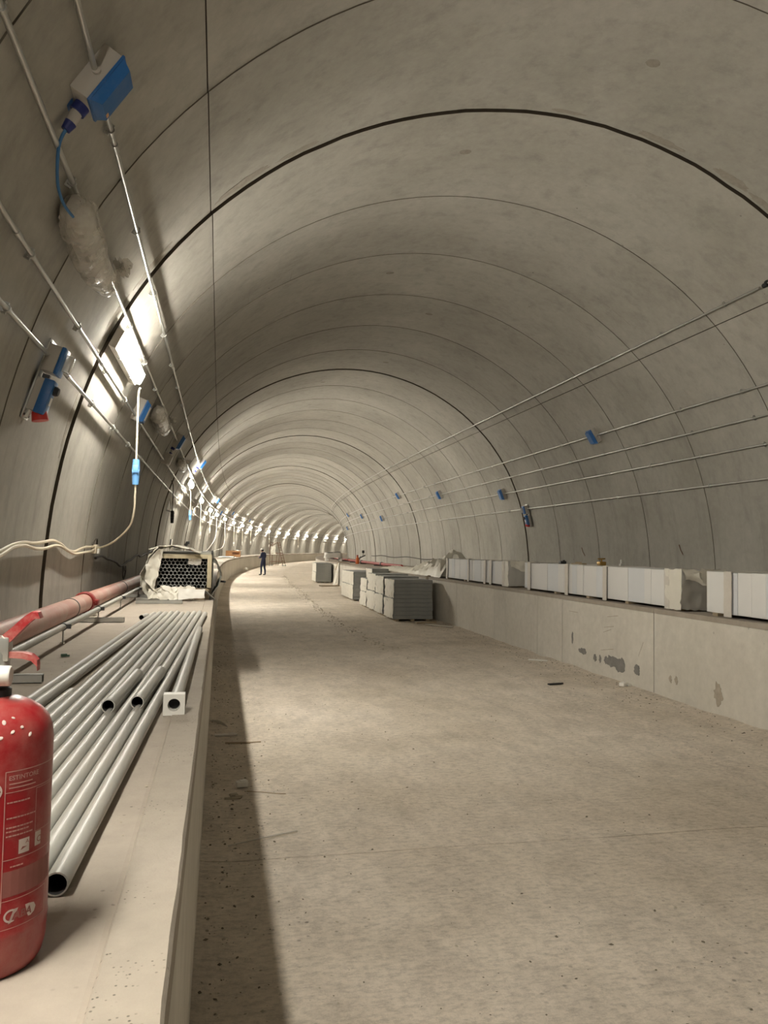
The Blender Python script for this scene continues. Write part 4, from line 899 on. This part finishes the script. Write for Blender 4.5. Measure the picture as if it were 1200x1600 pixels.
# ------------------------------------------------------------------ long white packs on the right bench
def long_pack(label, s0, s1, straps, d0=5.45, wd=0.60, h=0.455, z0=B + 0.035, near_film=True, seed=0):
    L = s1 - s0; t = thing('slab_pack', label, 'pack', F((s0 + s1)/2, d0 + wd/2, B), 'long white packs on the right bench')
    for k in range(max(2, int(L/1.2)) + 1):
        y = -L/2 + 0.15 + (L - 0.3)*k/max(2, int(L/1.2)); MB().box((0, y, 0.019), (wd*0.96, 0.09, 0.037)).build('bearer', WOODB, t)
    y = -L/2; rnd = random.Random(seed); k = 0
    while y < L/2 - 0.02:
        q = min(rnd.choice((0.16, 0.22, 0.3, 0.42)), L/2 - y)
        jz = rnd.uniform(-0.006, 0.006); jx = rnd.uniform(0, 0.010)
        MB().box((jx/2, y + q/2, 0.037 + (h + jz)/2), (wd - jx, q - 0.003, h + jz), bev=0.006).build('slab', WPACK if (k*7 + seed) % 3 else WPACK2, t, smooth=False)
        y += q; k += 1
    for s_ in straps:
        y = s_ - (s0 + s1)/2; w2 = 0.045 + 0.02*rnd.random(); e = 0.012; mb = MB()
        prof = [(-wd/2 - e, 0.010), (-wd/2 - e, 0.037 + h + e), (wd/2 + e, 0.037 + h + e), (wd/2 + e, 0.010)]
        pts = []
        for (xa, za), (xb, zb) in zip(prof[:-1], prof[1:]):
            for i in range(8): pts.append((xa + (xb - xa)*i/8, za + (zb - za)*i/8))
        pts.append(prof[-1]); vs = []
        for i, (x, z) in enumerate(pts):
            o_ = 0.010*noise.noise(Vector((i*0.5, s_, 0))); x2 = x*(1 - 0.012/(wd/2)*0) 
            for a, b in ((-w2 + o_, 0), (w2 + o_, 0), (w2 + o_, 1), (-w2 + o_, 1)):
                cx, cz = (x - (0.008*b if x < 0 else -0.008*b), z - (0.008*b if z > h else 0)); vs.append((cx, y + a, cz))
        n = len(pts); fs = [(i*4 + k2, i*4 + (k2 + 1) % 4, i*4 + 4 + (k2 + 1) % 4, i*4 + 4 + k2) for i in range(n - 1) for k2 in range(4)] + [(3, 2, 1, 0), (n*4 - 4, n*4 - 3, n*4 - 2, n*4 - 1)]
        mb.add(vs, fs).build('strap', STRAP, t, smooth=False)
    if near_film:
        y0 = -L/2 - 0.012
        MB().sheet(lambda u, v: crumple(Vector((-wd/2 - 0.012 + (wd + 0.02)*u, y0 - 0.02*sin(pi*u), 0.02 + (h + 0.03)*v)), 0.7, 8), 16, 12, 0.003).build('end_film', EFILM, t)
        MB().sheet(lambda u, v: crumple(Vector((-wd/2 + wd*0.9*u, y0 - 0.03 - 0.03*u, 0.045 + h - (0.10 + 0.16*u)*v)), 0.9, 9), 12, 8, 0.003).build('film_flap', SHEET, t)
        MB().sheet(lambda u, v: crumple(Vector((-wd/2 - 0.016, y0 + 0.34*u, 0.01 + (h + 0.04)*v)), 0.35, 8), 10, 12, 0.003).build('side_film', SHEET, t)
    return t
long_pack('nearest long white pack on the right bench, cut by the frame edge', 4.6, 7.86, (5.2, 6.3, 7.45), near_film=False, seed=1)
t = long_pack('middle long white pack on the right bench with crumpled film end', 8.33, 13.22, (8.62, 10.2, 11.45, 12.98), seed=2)
long_pack('farthest long white pack on the right bench next to the crumpled sheeting', 14.0, 18.25, (14.25, 15.0, 15.35, 16.45, 18.1), seed=3)
ZT = B + 0.037 + 0.455 + 0.003
def small(name, label, cat, M, mb, mat, smooth=True): return tag(mb.build(name, mat, None, M, smooth), label, cat)
t = thing('brass_tap', 'small brass valve standing on the middle white pack', 'valve', F(10.95, 5.78, ZT))
mb = MB(); mb.box((0, 0, 0.03), (0.10, 0.12, 0.06), bev=0.012); mb.build('body', BRASS, t); mb = MB(); mb.tube([(0, 0, 0.06), (0, 0, 0.10)], 0.012, 8); mb.tube([(-0.06, 0, 0.10), (0.06, 0, 0.105)], 0.010, 8); mb.build('handle', BRASS, t)
mb = MB(); mb.box((0, 0, 0.025), (0.10, 0.09, 0.05), bev=0.008); mb.box((0.03, 0.02, 0.055), (0.03, 0.03, 0.02)); small('black_block', 'small black block on the middle white pack near its second strap', 'block', F(11.95, 5.6, ZT), mb, BLK)
mb = MB(); mb.box((0, 0, 0.012), (0.09, 0.26, 0.024), RZ(14)); mb.box((0.02, 0.03, 0.032), (0.05, 0.10, 0.02), RZ(20)); small('timber_scrap', 'flat dark timber scrap beside the brass valve', 'scrap', F(11.45, 5.65, ZT), mb, WOODB)
mb = MB(); mb.box((0, 0, 0.02), (0.05, 0.05, 0.04), bev=0.006); mb.tube([(0, 0, 0.04), (0, 0.01, 0.10)], 0.012, 8); small('pipe_fitting', 'tiny grey fitting standing behind the third strap', 'fitting', F(10.3, 5.75, ZT), mb, STEEL)
mb = MB(); mb.tube([(-0.3, 0, 0.010), (0.0, 0.02, 0.012), (0.35, -0.02, 0.010)], 0.009, 6); small('pale_rod', 'thin pale rod lying on the nearest white pack', 'rod', F(7.0, 5.85, ZT, R(80)), mb, WHT)
for s_, a_, lb in ((16.1, 82.6, 'thin steel bar sticking out of the right wall above the brass valve'), (12.3, 82.0, 'thin steel bar sticking out of the right wall above the nearest gap')):
    mb = MB(); mb.tube([(0, 0, -0.02), (0.01, -0.12, 0.03), (0.02, -0.22, 0.05)], 0.008, 6); tag(mb.build('steel_bar', RUST, None, FW(s_, a_, 0)), lb, 'bar')

# ------------------------------------------------------------------ stacks of grey boards on the floor by the right bench
def board_pack(label, s0, s1, d0, d1, z0, z1, n, seed, grp='stacks of grey boards'):
    t = thing('board_pack', label, 'board pack', F((s0 + s1)/2, (d0 + d1)/2, z0), grp); rnd = random.Random(seed)
    h = (z1 - z0)/n
    me = MB().box((0, 0, h/2), (d1 - d0 - 0.02, s1 - s0 - 0.02, h - 0.003), bev=0.006).mesh('board', FOAM, smooth=False)
    for k in range(n): inst('board', me, t, T3((rnd.uniform(-0.009, 0.009), rnd.uniform(-0.008, 0.008), k*h)) @ RZ(rnd.uniform(-0.3, 0.3)))
    # torn pale film on the roadway end; its paleness also paints the lamplight there
    MB().sheet(lambda u, v: crumple(Vector((-(d1 - d0)/2 - 0.006, -(s1 - s0)/2 + (s1 - s0)*u, (z1 - z0)*(0.02 + 0.96*v))), 0.6, 7), 18, 12, 0.003).build('end_film', SHEET, t)
    return t
def pallet(label, s0, s1, d0, d1):
    t = thing('timber_skids', label, 'skids', F((s0 + s1)/2, (d0 + d1)/2, 0.0), 'timber skids under the board stacks')
    for k in (-0.38, 0, 0.38): MB().box(((d1 - d0)*k, 0, 0.031), (0.09, (s1 - s0)*0.9, 0.062)).build('skid', WOODB, t)
ST = [(18.25, 19.30, 4.13, 5.14, 1.02, 'nearest'), (19.66, 20.70, 4.16, 5.15, 1.05, 'second'), (20.92, 22.10, 4.20, 5.17, 1.07, 'third'), (22.42, 23.5, 4.24, 5.0, 0.88, 'lower fourth'), (25.45, 28.1, 4.33, 5.25, 0.99, 'separate'), (39.2, 41.8, 4.42, 5.22, 1.02, 'farthest')]
for i, (a, b, c, d, h, nm) in enumerate(ST):
    pallet('skids under the %s stack of grey boards' % nm, a, b, c, d); m = 0.062 + (h - 0.062)*0.52
    board_pack('lower pack of grey boards in the %s stack by the right bench' % nm, a, b, c, d, 0.063, m - 0.001, 5, i*2)
    board_pack('upper pack of grey boards in the %s stack by the right bench' % nm, a + 0.01, b - 0.02, c + 0.015, d - 0.01, m, h, 5, i*2 + 1)
pallet('skids under the tall stack of grey boards against the bench wall', 24.1, 25.1, 4.72, 5.27)
board_pack('tall pack of grey boards standing against the bench wall behind the third stack', 24.1, 25.1, 4.72, 5.27, 0.063, 1.14, 8, 31)
mb = MB(); mb.box((0, 0, 0.012), (0.62, 0.09, 0.024)); small('loose_plank', 'short plank on the floor at the foot of the nearest board stack', 'plank', F(17.85, 4.85, 0.022, R(28)), mb, WOODB, False)
mb = MB(); mb.box((0, 0, 0.012), (0.75, 0.07, 0.024)); small('loose_plank', 'pale plank on the floor pointing from the nearest stack to the bench wall', 'plank', F(17.0, 4.93, 0.024, R(-52)), mb, STRAP, False)
mb = MB(); mb.box((0, 0, 0.012), (0.5, 0.10, 0.024)); small('loose_plank', 'third plank on the floor under the shadow beside the nearest stack', 'plank', F(17.45, 4.75, 0.05, R(8)), mb, WOODB, False)

# ------------------------------------------------------------------ further things on the right bench
t = thing('crumpled_sheeting', 'heap of crumpled white plastic sheeting on the right bench beyond the last pack', 'plastic sheet', F(22.5, 5.9, B))
def heap(u, v):
    y = -3.9 + 8.0*u; x = -0.52 + 1.1*v
    hgt = (0.40*exp(-((y + 3.3)/0.9)**2) + 0.24*exp(-((y + 1.4)/1.2)**2) + 0.10)*sin(pi*min(1, max(0, v)))**0.7
    p = Vector((x, y, 0)); hgt *= 0.55 + 1.0*(0.5 - abs(noise.noise(p*1.9))) + 0.9*(0.4 - abs(noise.noise(p*4.5)))
    return Vector((x + 0.06*noise.noise(p*5), y + 0.06*noise.noise(p*4 + Vector((5, 5, 5))), max(0.008, hgt + 0.05*(0.3 - abs(noise.noise(p*9))))))
MB().sheet(heap, 90, 26, 0.004).build('sheet', SHEET, t)
MB().sheet(lambda u, v: crumple(Vector((-0.45 + 0.9*u, -3.75 + 0.12*u + 0.05*sin(4*u), 0.02 + 0.46*v*(1 - 0.6*u))), 0.8), 14, 10, 0.004).build('standing_fold', SHEET, t)
t = thing('sling_straps', 'pair of thin straps hanging over the bench edge behind the board stacks', 'strap', F(19.4, 5.45, B))
for y in (0.0, 0.16): cable([(0.5, y + 0.3, 0.02), (0.15, y + 0.1, 0.04), (-0.02, y, 0.03), (-0.14, y - 0.02, 0.0), (-0.15, y - 0.03, -0.14)], 0.012, 6).build('strap', WOODB, t)
t = thing('red_pipe', 'thin red pipe lying along the right bench towards the bend', 'pipe', F(27.5, 6.45, B)); inv = t.matrix_world.inverted()
MB().tube([inv @ W(27.5 + k*1.5, 6.45, B + 0.10) for k in range(24)], 0.055, 12).build('pipe', COUP, t)
for k in range(8): MB().box(tuple(inv @ W(28.5 + k*4, 6.45, B + 0.023)), (0.3, 0.08, 0.046)).build('support', DKST, t)
for k in range(5): mb = MB(); mb.tube([inv @ W(31.5 + k*5.5 - 0.08, 6.45, B + 0.10), inv @ W(31.5 + k*5.5 + 0.08, 6.45, B + 0.10)], 0.08, 12); mb.build('coupling', DKST, t)
t = thing('orange_canister', 'small orange bottle-shaped canister on the right bench beside the red pipe', 'canister', F(36.4, 6.15, B))
MB().lathe([(0.0, 0.0), (0.085, 0.0), (0.09, 0.02), (0.085, 0.20), (0.07, 0.27), (0.045, 0.31), (0.04, 0.36)], 20).build('body', plain('orange_plastic', (0.50, 0.11, 0.02), 0.5), t)
MB().lathe([(0.045, 0.355), (0.045, 0.40), (0.02, 0.43)], 14).build('cap', COUP, t)
t = thing('tarp_bundle', 'grey tarpaulin bundle topped by a dark board far along the right bench', 'bundle', F(44.2, 5.75, B + 0.0))
for y in (-0.35, 0.35): MB().box((-0.36, y, 0.09), (0.16, 0.16, 0.18), bev=0.01).build('block', WHT, t)
for y in (-0.35, 0.35): MB().box((0.40, y, 0.09), (0.16, 0.16, 0.18), bev=0.01).build('block', WHT, t)
def tarp(u, v):
    q = 2*pi*u; x = 0.52*max(-1, min(1, 1.3*cos(q))); y = 0.6*max(-1, min(1, 1.3*sin(q))); sc = 1 - 0.12*v
    return crumple(Vector((x*sc, y*sc, 0.185 + 0.30*v)), 1.2, 5)
MB().sheet(tarp, 40, 8, 0.005).build('tarpaulin', plain('grey_tarpaulin', (0.40, 0.38, 0.34), 0.6), t); MB().box((0, 0, 0.30), (0.8, 0.95, 0.22), bev=0.03).build('core', GREYS, t); MB().box((0.02, 0, 0.50), (0.8, 0.9, 0.03), RY(-4)).build('dark_board', BLK, t)
t = thing('work_light', 'black work light on a tilted arm near the right wall', 'work light', F(44.5, 7.3, B))
MB().tube([(0, 0, 0.0), (0.05, 0, 0.30)], 0.02, 8).build('stand', DKST, t); MB().tube([(-0.35, 0.0, 0.02), (0.35, 0.05, 0.36)], 0.035, 8).build('arm', DKST, t); MB().box((0.22, 0.0, 0.56), (0.14, 0.10, 0.16), bev=0.02).build('head', BLK, t); MB().tube([(0.2, 0.02, 0.28), (0.22, 0.0, 0.50)], 0.014, 6).build('neck', DKST, t); MB().box((0, 0, 0.01), (0.30, 0.25, 0.02)).build('base', DKST, t)
t = thing('hanging_cloth', 'pale cloth draped over the right bench edge down to the floor beyond the board stacks', 'cloth', F(36.6, 5.30, 0))
def drape(u, v):
    z = B + 0.05 - (B + 0.03)*v if v > 0.0 else B + 0.05
    wd = 0.18 + 0.34*v; return Vector((-0.02 - 0.20*v - 0.06*sin(7*u)*v, (u - 0.5)*wd*1.6, max(0.012, z - 0.0)))
MB().sheet(drape, 18, 20, 0.006).build('cloth', SHEET, t); cable([(0.5, 0.1, B + 0.02), (0.2, 0.05, B + 0.06), (-0.02, 0, B + 0.06), (-0.10, -0.02, B - 0.1), (-0.16, -0.02, B - 0.3)], 0.018, 6).build('cord', WOODB, t)
mb = MB(); mb.box((0, 0, 0.03), (0.9, 0.35, 0.03)); mb.box((0, 0.1, 0.008), (0.9, 0.08, 0.016)); mb.box((0, -0.1, 0.008), (0.9, 0.08, 0.016)); small('flat_board', 'dark flat board on the floor under the draped cloth', 'board', F(35.6, 4.75, 0.022, R(10)), mb, WOODB, False)

# ------------------------------------------------------------------ left bench further along: orange timber crate, pale rubbish
t = thing('orange_crate', 'low orange timber crate on the left bench where it starts to bend', 'crate', F(57.4, -0.75, B))
for k in range(3): MB().box((0, -0.40 + k*0.40, 0.04), (1.0, 0.10, 0.08)).build('runner', WOODO, t)
for k in range(4): MB().box((0, -0.475, 0.13 + k*0.085), (0.46 if k in (1, 2) else 1.0, 0.022, 0.075), T3((-0.26 if k in (1, 2) else 0, 0, 0))).build('slat', WOODO, t)
for k in range(4): MB().box((0, 0.475, 0.13 + k*0.085), (1.0, 0.022, 0.075)).build('slat', WOODO, t)
for sx in (-1, 1):
    for k in range(4): MB().box((sx*0.49, 0, 0.13 + k*0.085), (0.022, 0.92, 0.075)).build('slat', WOODO, t)
for k in range(5): MB().box((-0.40 + k*0.2, 0, 0.445), (0.18, 1.0, 0.02), RY(0)).build('lid_board', WOODO, t)
MB().sheet(lambda u, v: crumple(Vector((-0.1 + 0.7*u, -0.5 + 0.7*v, 0.475 + 0.03*sin(5*u))), 1.0, 4), 12, 10, 0.005).build('paper', SHEET, t)
t = thing('pale_sack', 'small white sack lying at the foot of the left bench behind the standing person', 'sack', F(57.2, 0.22, 0.022))
MB().sheet(lambda u, v: crumple(Vector((0.17*sin(pi*v)*cos(2*pi*u), 0.28*sin(pi*v)*sin(2*pi*u), 0.13 - 0.125*cos(pi*v))), 0.6, 6), 20, 12, 0.003).build('sack', SHEET, t)
t = thing('rubbish_sheet', 'flat pale sheet of rubbish on the left bench before the orange crate', 'rubbish', F(53.0, -0.8, B))
MB().sheet(lambda u, v: crumple(Vector((-0.5 + 1.0*u, -1.2 + 2.4*v, 0.045 + 0.03*sin(6*v))), 0.9, 3), 16, 24, 0.005).build('sheet', SHEET, t)

# ------------------------------------------------------------------ wheeled platform ladder
t = thing('platform_ladder', 'rusty brown wheeled platform ladder beside the left bench on the bend', 'ladder', F(76.0, 1.35, 0.0, R(-12)))
tr = 0.028
for y in (-0.4, 0.4):
    MB().tube([(0.62, y, 0.12), (0.02, y, 2.35)], tr, 8).build('rail', RUST, t); MB().tube([(-0.75, y, 0.10), (-0.72, y, 2.30)], tr, 8).build('rail', RUST, t)
    MB().tube([(-0.74, y, 1.25), (0.32, y, 1.25)], tr*0.8, 8).build('side_bar', RUST, t); MB().tube([(-0.74, y, 0.45), (0.53, y, 0.45)], tr*0.8, 8).build('side_bar', RUST, t)
    MB().tube([(-0.1, y, 0.05), (0.0, y, 1.25)], tr*0.8, 8).build('side_bar', RUST, t)
    MB().tube([(-0.73, y, 2.0), (0.02, y, 2.33)], tr*0.8, 8).build('side_bar', RUST, t)
    for x in (0.62, -0.75):
        MB().tube([(x, y - 0.025, 0.085), (x, y + 0.025, 0.085)], 0.085, 14).build('castor', STEEL, t)
for k in range(8): q = 0.3 + k*0.25; MB().tube([(0.62 - 0.27*(q - 0.12), -0.4, q), (0.62 - 0.27*(q - 0.12), 0.4, q)], tr*0.8, 8).build('rung', RUST, t)
for z in (0.45, 1.25, 2.0, 2.3): MB().tube([(-0.73, -0.4, z), (-0.73, 0.4, z)], tr*0.8, 8).build('cross_bar', RUST, t)
MB().box((-0.37, 0, 1.28), (0.70, 0.78, 0.03)).build('platform', WOODB, t)
MB().sheet(lambda u, v: crumple(Vector((-0.62 + 0.45*u, -0.42, 1.9 - 0.75*v)), 1.6, 5), 10, 12, 0.005).build('hung_rag', SHEET, t)

# ------------------------------------------------------------------ person
per = thing('person', 'person in dark navy overalls and white cap, head bowed over something held in the hand', 'person', F(49.7, 1.72, 0.012, R(52)))
sk = [  # (name, parent, pos, radius)
 ('pelvis', None, (0, 0, 0.94), (0.155, 0.125)), ('spine', 'pelvis', (0, -0.02, 1.10), (0.145, 0.115)), ('chest', 'spine', (0, -0.02, 1.28), (0.165, 0.125)), ('upper', 'chest', (0, 0.01, 1.40), (0.12, 0.10)),
 ('neck', 'upper', (0, 0.055, 1.475), (0.058, 0.058)), ('jaw', 'neck', (0, 0.115, 1.515), (0.066, 0.070)), ('head', 'jaw', (0, 0.135, 1.585), (0.078, 0.096)), ('crown', 'head', (0, 0.13, 1.645), (0.062, 0.075)), ('nose', 'head', (0, 0.232, 1.545), (0.014, 0.014))]
for sx, n_ in ((-1, 'l'), (1, 'r')):
    fy = 0.07 if sx < 0 else -0.07
    sk += [('hip' + n_, 'pelvis', (sx*0.10, 0.0, 0.88), (0.105, 0.105)), ('knee' + n_, 'hip' + n_, (sx*0.115, fy*0.55 + 0.03, 0.50), (0.070, 0.070)), ('calf' + n_, 'knee' + n_, (sx*0.115, fy*0.85 - 0.01, 0.30), (0.066, 0.066)), ('ankle' + n_, 'calf' + n_, (sx*0.115, fy, 0.10), (0.052, 0.052)), ('heel' + n_, 'ankle' + n_, (sx*0.115, fy - 0.02, 0.045), (0.043, 0.045)), ('toe' + n_, 'heel' + n_, (sx*0.125, fy + 0.17, 0.035), (0.040, 0.034)),
     ('sho' + n_, 'upper', (sx*0.165, -0.01, 1.375), (0.078, 0.078)), ('elb' + n_, 'sho' + n_, (sx*0.235, 0.03, 1.11), (0.054, 0.054)), ('fore' + n_, 'elb' + n_, (sx*0.20, 0.17, 1.115), (0.046, 0.046)), ('wri' + n_, 'fore' + n_, (sx*0.115, 0.285, 1.135), (0.031, 0.028)), ('palm' + n_, 'wri' + n_, (sx*0.075, 0.345, 1.15), (0.036, 0.020))]
    for q in range(4):
        bx = sx*0.06; off = -0.027 + 0.018*q
        sk += [('f%d%s' % (q, n_), 'palm' + n_, (bx - sx*0.004, 0.385 + 0.004*(q % 3), 1.15 + off), (0.0095, 0.0095)), ('g%d%s' % (q, n_), 'f%d%s' % (q, n_), (bx - sx*0.035, 0.408 - 0.004*q, 1.155 + off), (0.0085, 0.0085))]
    sk += [('th' + n_, 'palm' + n_, (sx*0.055, 0.345, 1.19), (0.011, 0.011)), ('ti' + n_, 'th' + n_, (sx*0.035, 0.375, 1.205), (0.0095, 0.0095))]
idx = {q[0]: i for i, q in enumerate(sk)}
me = bpy.data.meshes.new('body'); me.from_pydata([q[2] for q in sk], [(idx[q[1]], i) for i, q in enumerate(sk) if q[1]], [])
o = bpy.data.objects.new('body_skeleton', me); C.objects.link(o)
md = o.modifiers.new('skin', 'SKIN'); md.use_smooth_shade = True; md.branch_smoothing = 0.4
for i, q in enumerate(sk): me.skin_vertices[0].data[i].radius = q[3]; me.skin_vertices[0].data[i].use_root = (i == 0)
o.modifiers.new('sub', 'SUBSURF').levels = 2
dg = bpy.context.evaluated_depsgraph_get(); em = bpy.data.meshes.new_from_object(o.evaluated_get(dg)); bpy.data.objects.remove(o)
em.materials.clear()
for m_ in (NAVY, SKIN, BOOT): em.materials.append(m_)
for p in em.polygons:
    c_ = p.center; p.use_smooth = True
    p.material_index = 1 if (c_.z > 1.478) or (c_.y > 0.275 and 1.0 < c_.z < 1.3) else (2 if c_.z < 0.09 else 0)
em.name = 'body'; body = bpy.data.objects.new('body', em); C.objects.link(body); body.parent = per
def cap_fn(u, v):
    q = 2*pi*u; e = v*R(98); return Vector((0.095*sin(e)*cos(q), 0.125*sin(e)*sin(q), 0.105*cos(e)))
HM = T3((0, 0.125, 1.615)) @ RX(-28)
mb = MB(); mb.sheet(lambda u, v: HM @ cap_fn(u, v), 24, 10, -0.004)
hat = mb.build('cap', WHT, per)
MB().sheet(lambda u, v: HM @ Vector(((u - 0.5)*0.17, 0.115 + 0.075*v*(1 - (2*u - 1)**2*0.5), -0.012 - 0.012*v)), 10, 4, 0.005).build('cap_brim', WHT, hat)
MB().sheet(lambda u, v: Vector((0.085*cos(R(-10) - R(160)*u), 0.115 + 0.105*sin(R(-10) - R(160)*u), 1.625 - 0.115*v)), 16, 6, 0.012).build('hair', HAIR, per)
for sx in (-1, 1): MB().lathe([(0.0, 0), (0.018, 0.004), (0.02, 0.010), (0.0, 0.014)], 10, T3((sx*0.078, 0.12, 1.57)) @ RY(sx*90) @ Matrix.Diagonal((1.5, 1, 1, 1)), cap=False).build('ear', SKIN, per)
for sx in (-1, 1): MB().lathe([(0.0, 0), (0.011, 0.002), (0.008, 0.007), (0.0, 0.009)], 8, T3((sx*0.03, 0.214, 1.585)) @ RX(-90), cap=False).build('eye', HAIR, per)
MB().tube([(-0.025, 0.212, 1.505), (0.025, 0.212, 1.505)], 0.006, 6).build('mouth', REDP, per)
ph = thing('phone', 'small dark phone held in the hands of the standing person', 'phone', per.matrix_world @ T3((0, 0.385, 1.165)) @ RX(50))
MB().box((0, 0, 0), (0.075, 0.15, 0.010), bev=0.003).build('case', BLK, ph)

# ------------------------------------------------------------------ litter on the floor
def litter(name, label, cat, s, d, mb, mat, rz=0.0, dz=0.0, smooth=False):
    return tag(mb.build(name, mat, None, F(s, d, floor_z(s, d) + dz, R(rz)), smooth), label, cat)
mb = MB(); mb.box((0, 0, 0.022), (0.085, 0.055, 0.04), RZ(10), bev=0.006); mb.box((0.01, 0.005, 0.03), (0.05, 0.045, 0.034), RZ(22), bev=0.006); litter('stone_chunk', 'pale squarish chunk of concrete in the shadow strip by the left bench', 'stone', 5.72, 0.2, mb, WHT, 0, 0.006)
mb = MB(); mb.tube([(-0.22, 0, 0.008), (0.0, 0.02, 0.010), (0.23, 0.04, 0.008)], 0.005, 6); litter('straw_stick', 'long thin pale stick crossing the shadow edge near the bottom', 'stick', 4.68, 0.30, mb, STRAP, 18, 0.002)
mb = cable([(-0.14, 0.05, 0.008), (-0.05, 0.02, 0.008), (0.06, -0.03, 0.008), (0.13, -0.05, 0.008)], 0.003, 5); litter('wire_scrap', 'thin curved wire beside the pale concrete chunk', 'wire', 5.56, 0.37, mb, WOODB)
mb = MB(); mb.sheet(lambda u, v: Vector((0.05*cos(1.8*u) - 0.05, 0.35*u - 0.15, 0.012 + 0.03*sin(pi*u)*v)), 10, 3, 0.003); litter('bark_strip', 'curled strip of rubbish in the shadow strip by the left bench', 'scrap', 7.7, 0.07, mb, STRAP, 20)
mb = MB(); mb.box((0, 0, 0.008), (0.20, 0.05, 0.014)); mb.box((0.05, 0.02, 0.012), (0.06, 0.03, 0.012)); litter('flat_lath', 'short flat lath in the shadow strip below the curled strip', 'lath', 7.28, 0.10, mb, STRAP, 4, 0.002)
mb = MB(); mb.box((0, 0, 0.007), (0.22, 0.022, 0.012)); mb.tube([(0.05, 0, 0.008), (0.2, 0.01, 0.010)], 0.006, 6); litter('dark_lath', 'dark splinter lying across the shadow edge', 'lath', 6.98, 0.20, mb, WOODB, -4, 0.002)
mb = MB(); mb.box((0, 0, 0.012), (0.05, 0.04, 0.02), RZ(20), bev=0.004); mb.box((0.04, -0.02, 0.010), (0.05, 0.03, 0.014), RZ(-15), bev=0.003); mb.box((-0.01, -0.05, 0.007), (0.11, 0.022, 0.010)); litter('rubble_bits', 'few pale rubble bits beside the squarish concrete chunk', 'rubble', 5.52, 0.14, mb, STONE)
mb = MB(); mb.box((0, 0, 0.010), (0.30, 0.05, 0.016)); mb.box((0.02, 0.03, 0.012), (0.10, 0.03, 0.012)); litter('pale_lath', 'pale lath on the floor below the right bench panel joint', 'lath', 11.6, 5.02, mb, WHT, -35, 0.004)
mb = MB(); mb.box((0, 0, 0.012), (0.20, 0.05, 0.02), RZ(5), bev=0.006); mb.tube([(0.05, 0, 0.014), (0.14, 0.02, 0.01)], 0.01, 6); litter('dark_scrap', 'dark flat scrap lying alone on the right half of the floor', 'scrap', 9.5, 4.35, mb, BLK, 8, 0.002)
mb = MB(); mb.box((0, 0, 0.03), (0.10, 0.08, 0.05), RZ(30), bev=0.012); mb.box((0.06, -0.03, 0.02), (0.06, 0.05, 0.03), RZ(10), bev=0.008); litter('white_stone', 'white stone at the foot of the right bench below the dark stains', 'stone', 9.25, 5.2, mb, WHT)
# uncountable grit
rnd = random.Random(5); mb = MB()
OC = [(1, 0, 0), (-1, 0, 0), (0, 1, 0), (0, -1, 0), (0, 0, 1), (0, 0, -1)]; OF = [(0, 2, 4), (2, 1, 4), (1, 3, 4), (3, 0, 4), (2, 0, 5), (1, 2, 5), (3, 1, 5), (0, 3, 5)]
def grit(s, d, r, mi=None):
    p = W(s, d, floor_z(s, d) + r*0.2); q = rnd.uniform(0, pi); c_, s_ = cos(q), sin(q); a, b, e = rnd.uniform(0.7, 1.5), rnd.uniform(0.6, 1.1), rnd.uniform(0.4, 0.8)
    mb.add([(p.x + r*(x*a*c_ - y*b*s_), p.y + r*(x*a*s_ + y*b*c_), p.z + r*z*e) for x, y, z in OC], OF, (0 if rnd.random() < 0.45 else 1) if mi is None else mi)
for _ in range(900): grit(rnd.uniform(2.3, 14), DLT + 0.03 + abs(rnd.gauss(0, 0.22)), rnd.choice((0.003, 0.004, 0.005, 0.006, 0.010)))
for _ in range(1300): grit(rnd.uniform(4, 24), DRT - 0.02 - abs(rnd.gauss(0, 0.35)), rnd.choice((0.004, 0.006, 0.008, 0.012)))
for _ in range(1500): s_ = 2.3 + 18*rnd.random()**1.5; grit(s_, rnd.uniform(0.2, 5.1), rnd.choice((0.003, 0.004, 0.005, 0.006, 0.009)))
for _ in range(700): s_ = rnd.uniform(13, 48); grit(s_, ridge_d(s_) + rnd.gauss(0, 0.10), rnd.choice((0.008, 0.012, 0.018, 0.026)), 0)
g = mb.build('floor_grit', [STONE, STONED], None, None, False, fix=False); g['kind'] = 'stuff'; g['label'] = 'scattered grit and small stones over the dusty floor'; g['category'] = 'grit'
rnd = random.Random(9); mb = MB()
for _ in range(420):
    s_, d_, r = rnd.uniform(1.6, 12), rnd.uniform(-1.5, -0.12), rnd.choice((0.002, 0.003, 0.003, 0.005))
    p = W(s_, d_, B + r*0.3 + 0.0); mb.add([(p.x + r*x*1.3, p.y + r*y, p.z + r*z*0.5) for x, y, z in OC], OF)
g = mb.build('bench_grit', STONE, None, None, False, fix=False); g['kind'] = 'stuff'; g['label'] = 'specks of grit and crumbs on the left bench top'; g['category'] = 'grit'
mb = MB(); mb.box((0, 0, 0.010), (0.035, 0.02, 0.018), RZ(20), bev=0.004); mb.box((0.02, 0.01, 0.006), (0.02, 0.015, 0.010)); small('green_scrap', 'tiny dark green scrap on the left bench between the slim pipe and the loose pipes', 'scrap', F(4.95, -0.90, B), mb, plain('dark_green', (0.02, 0.06, 0.03), 0.6))
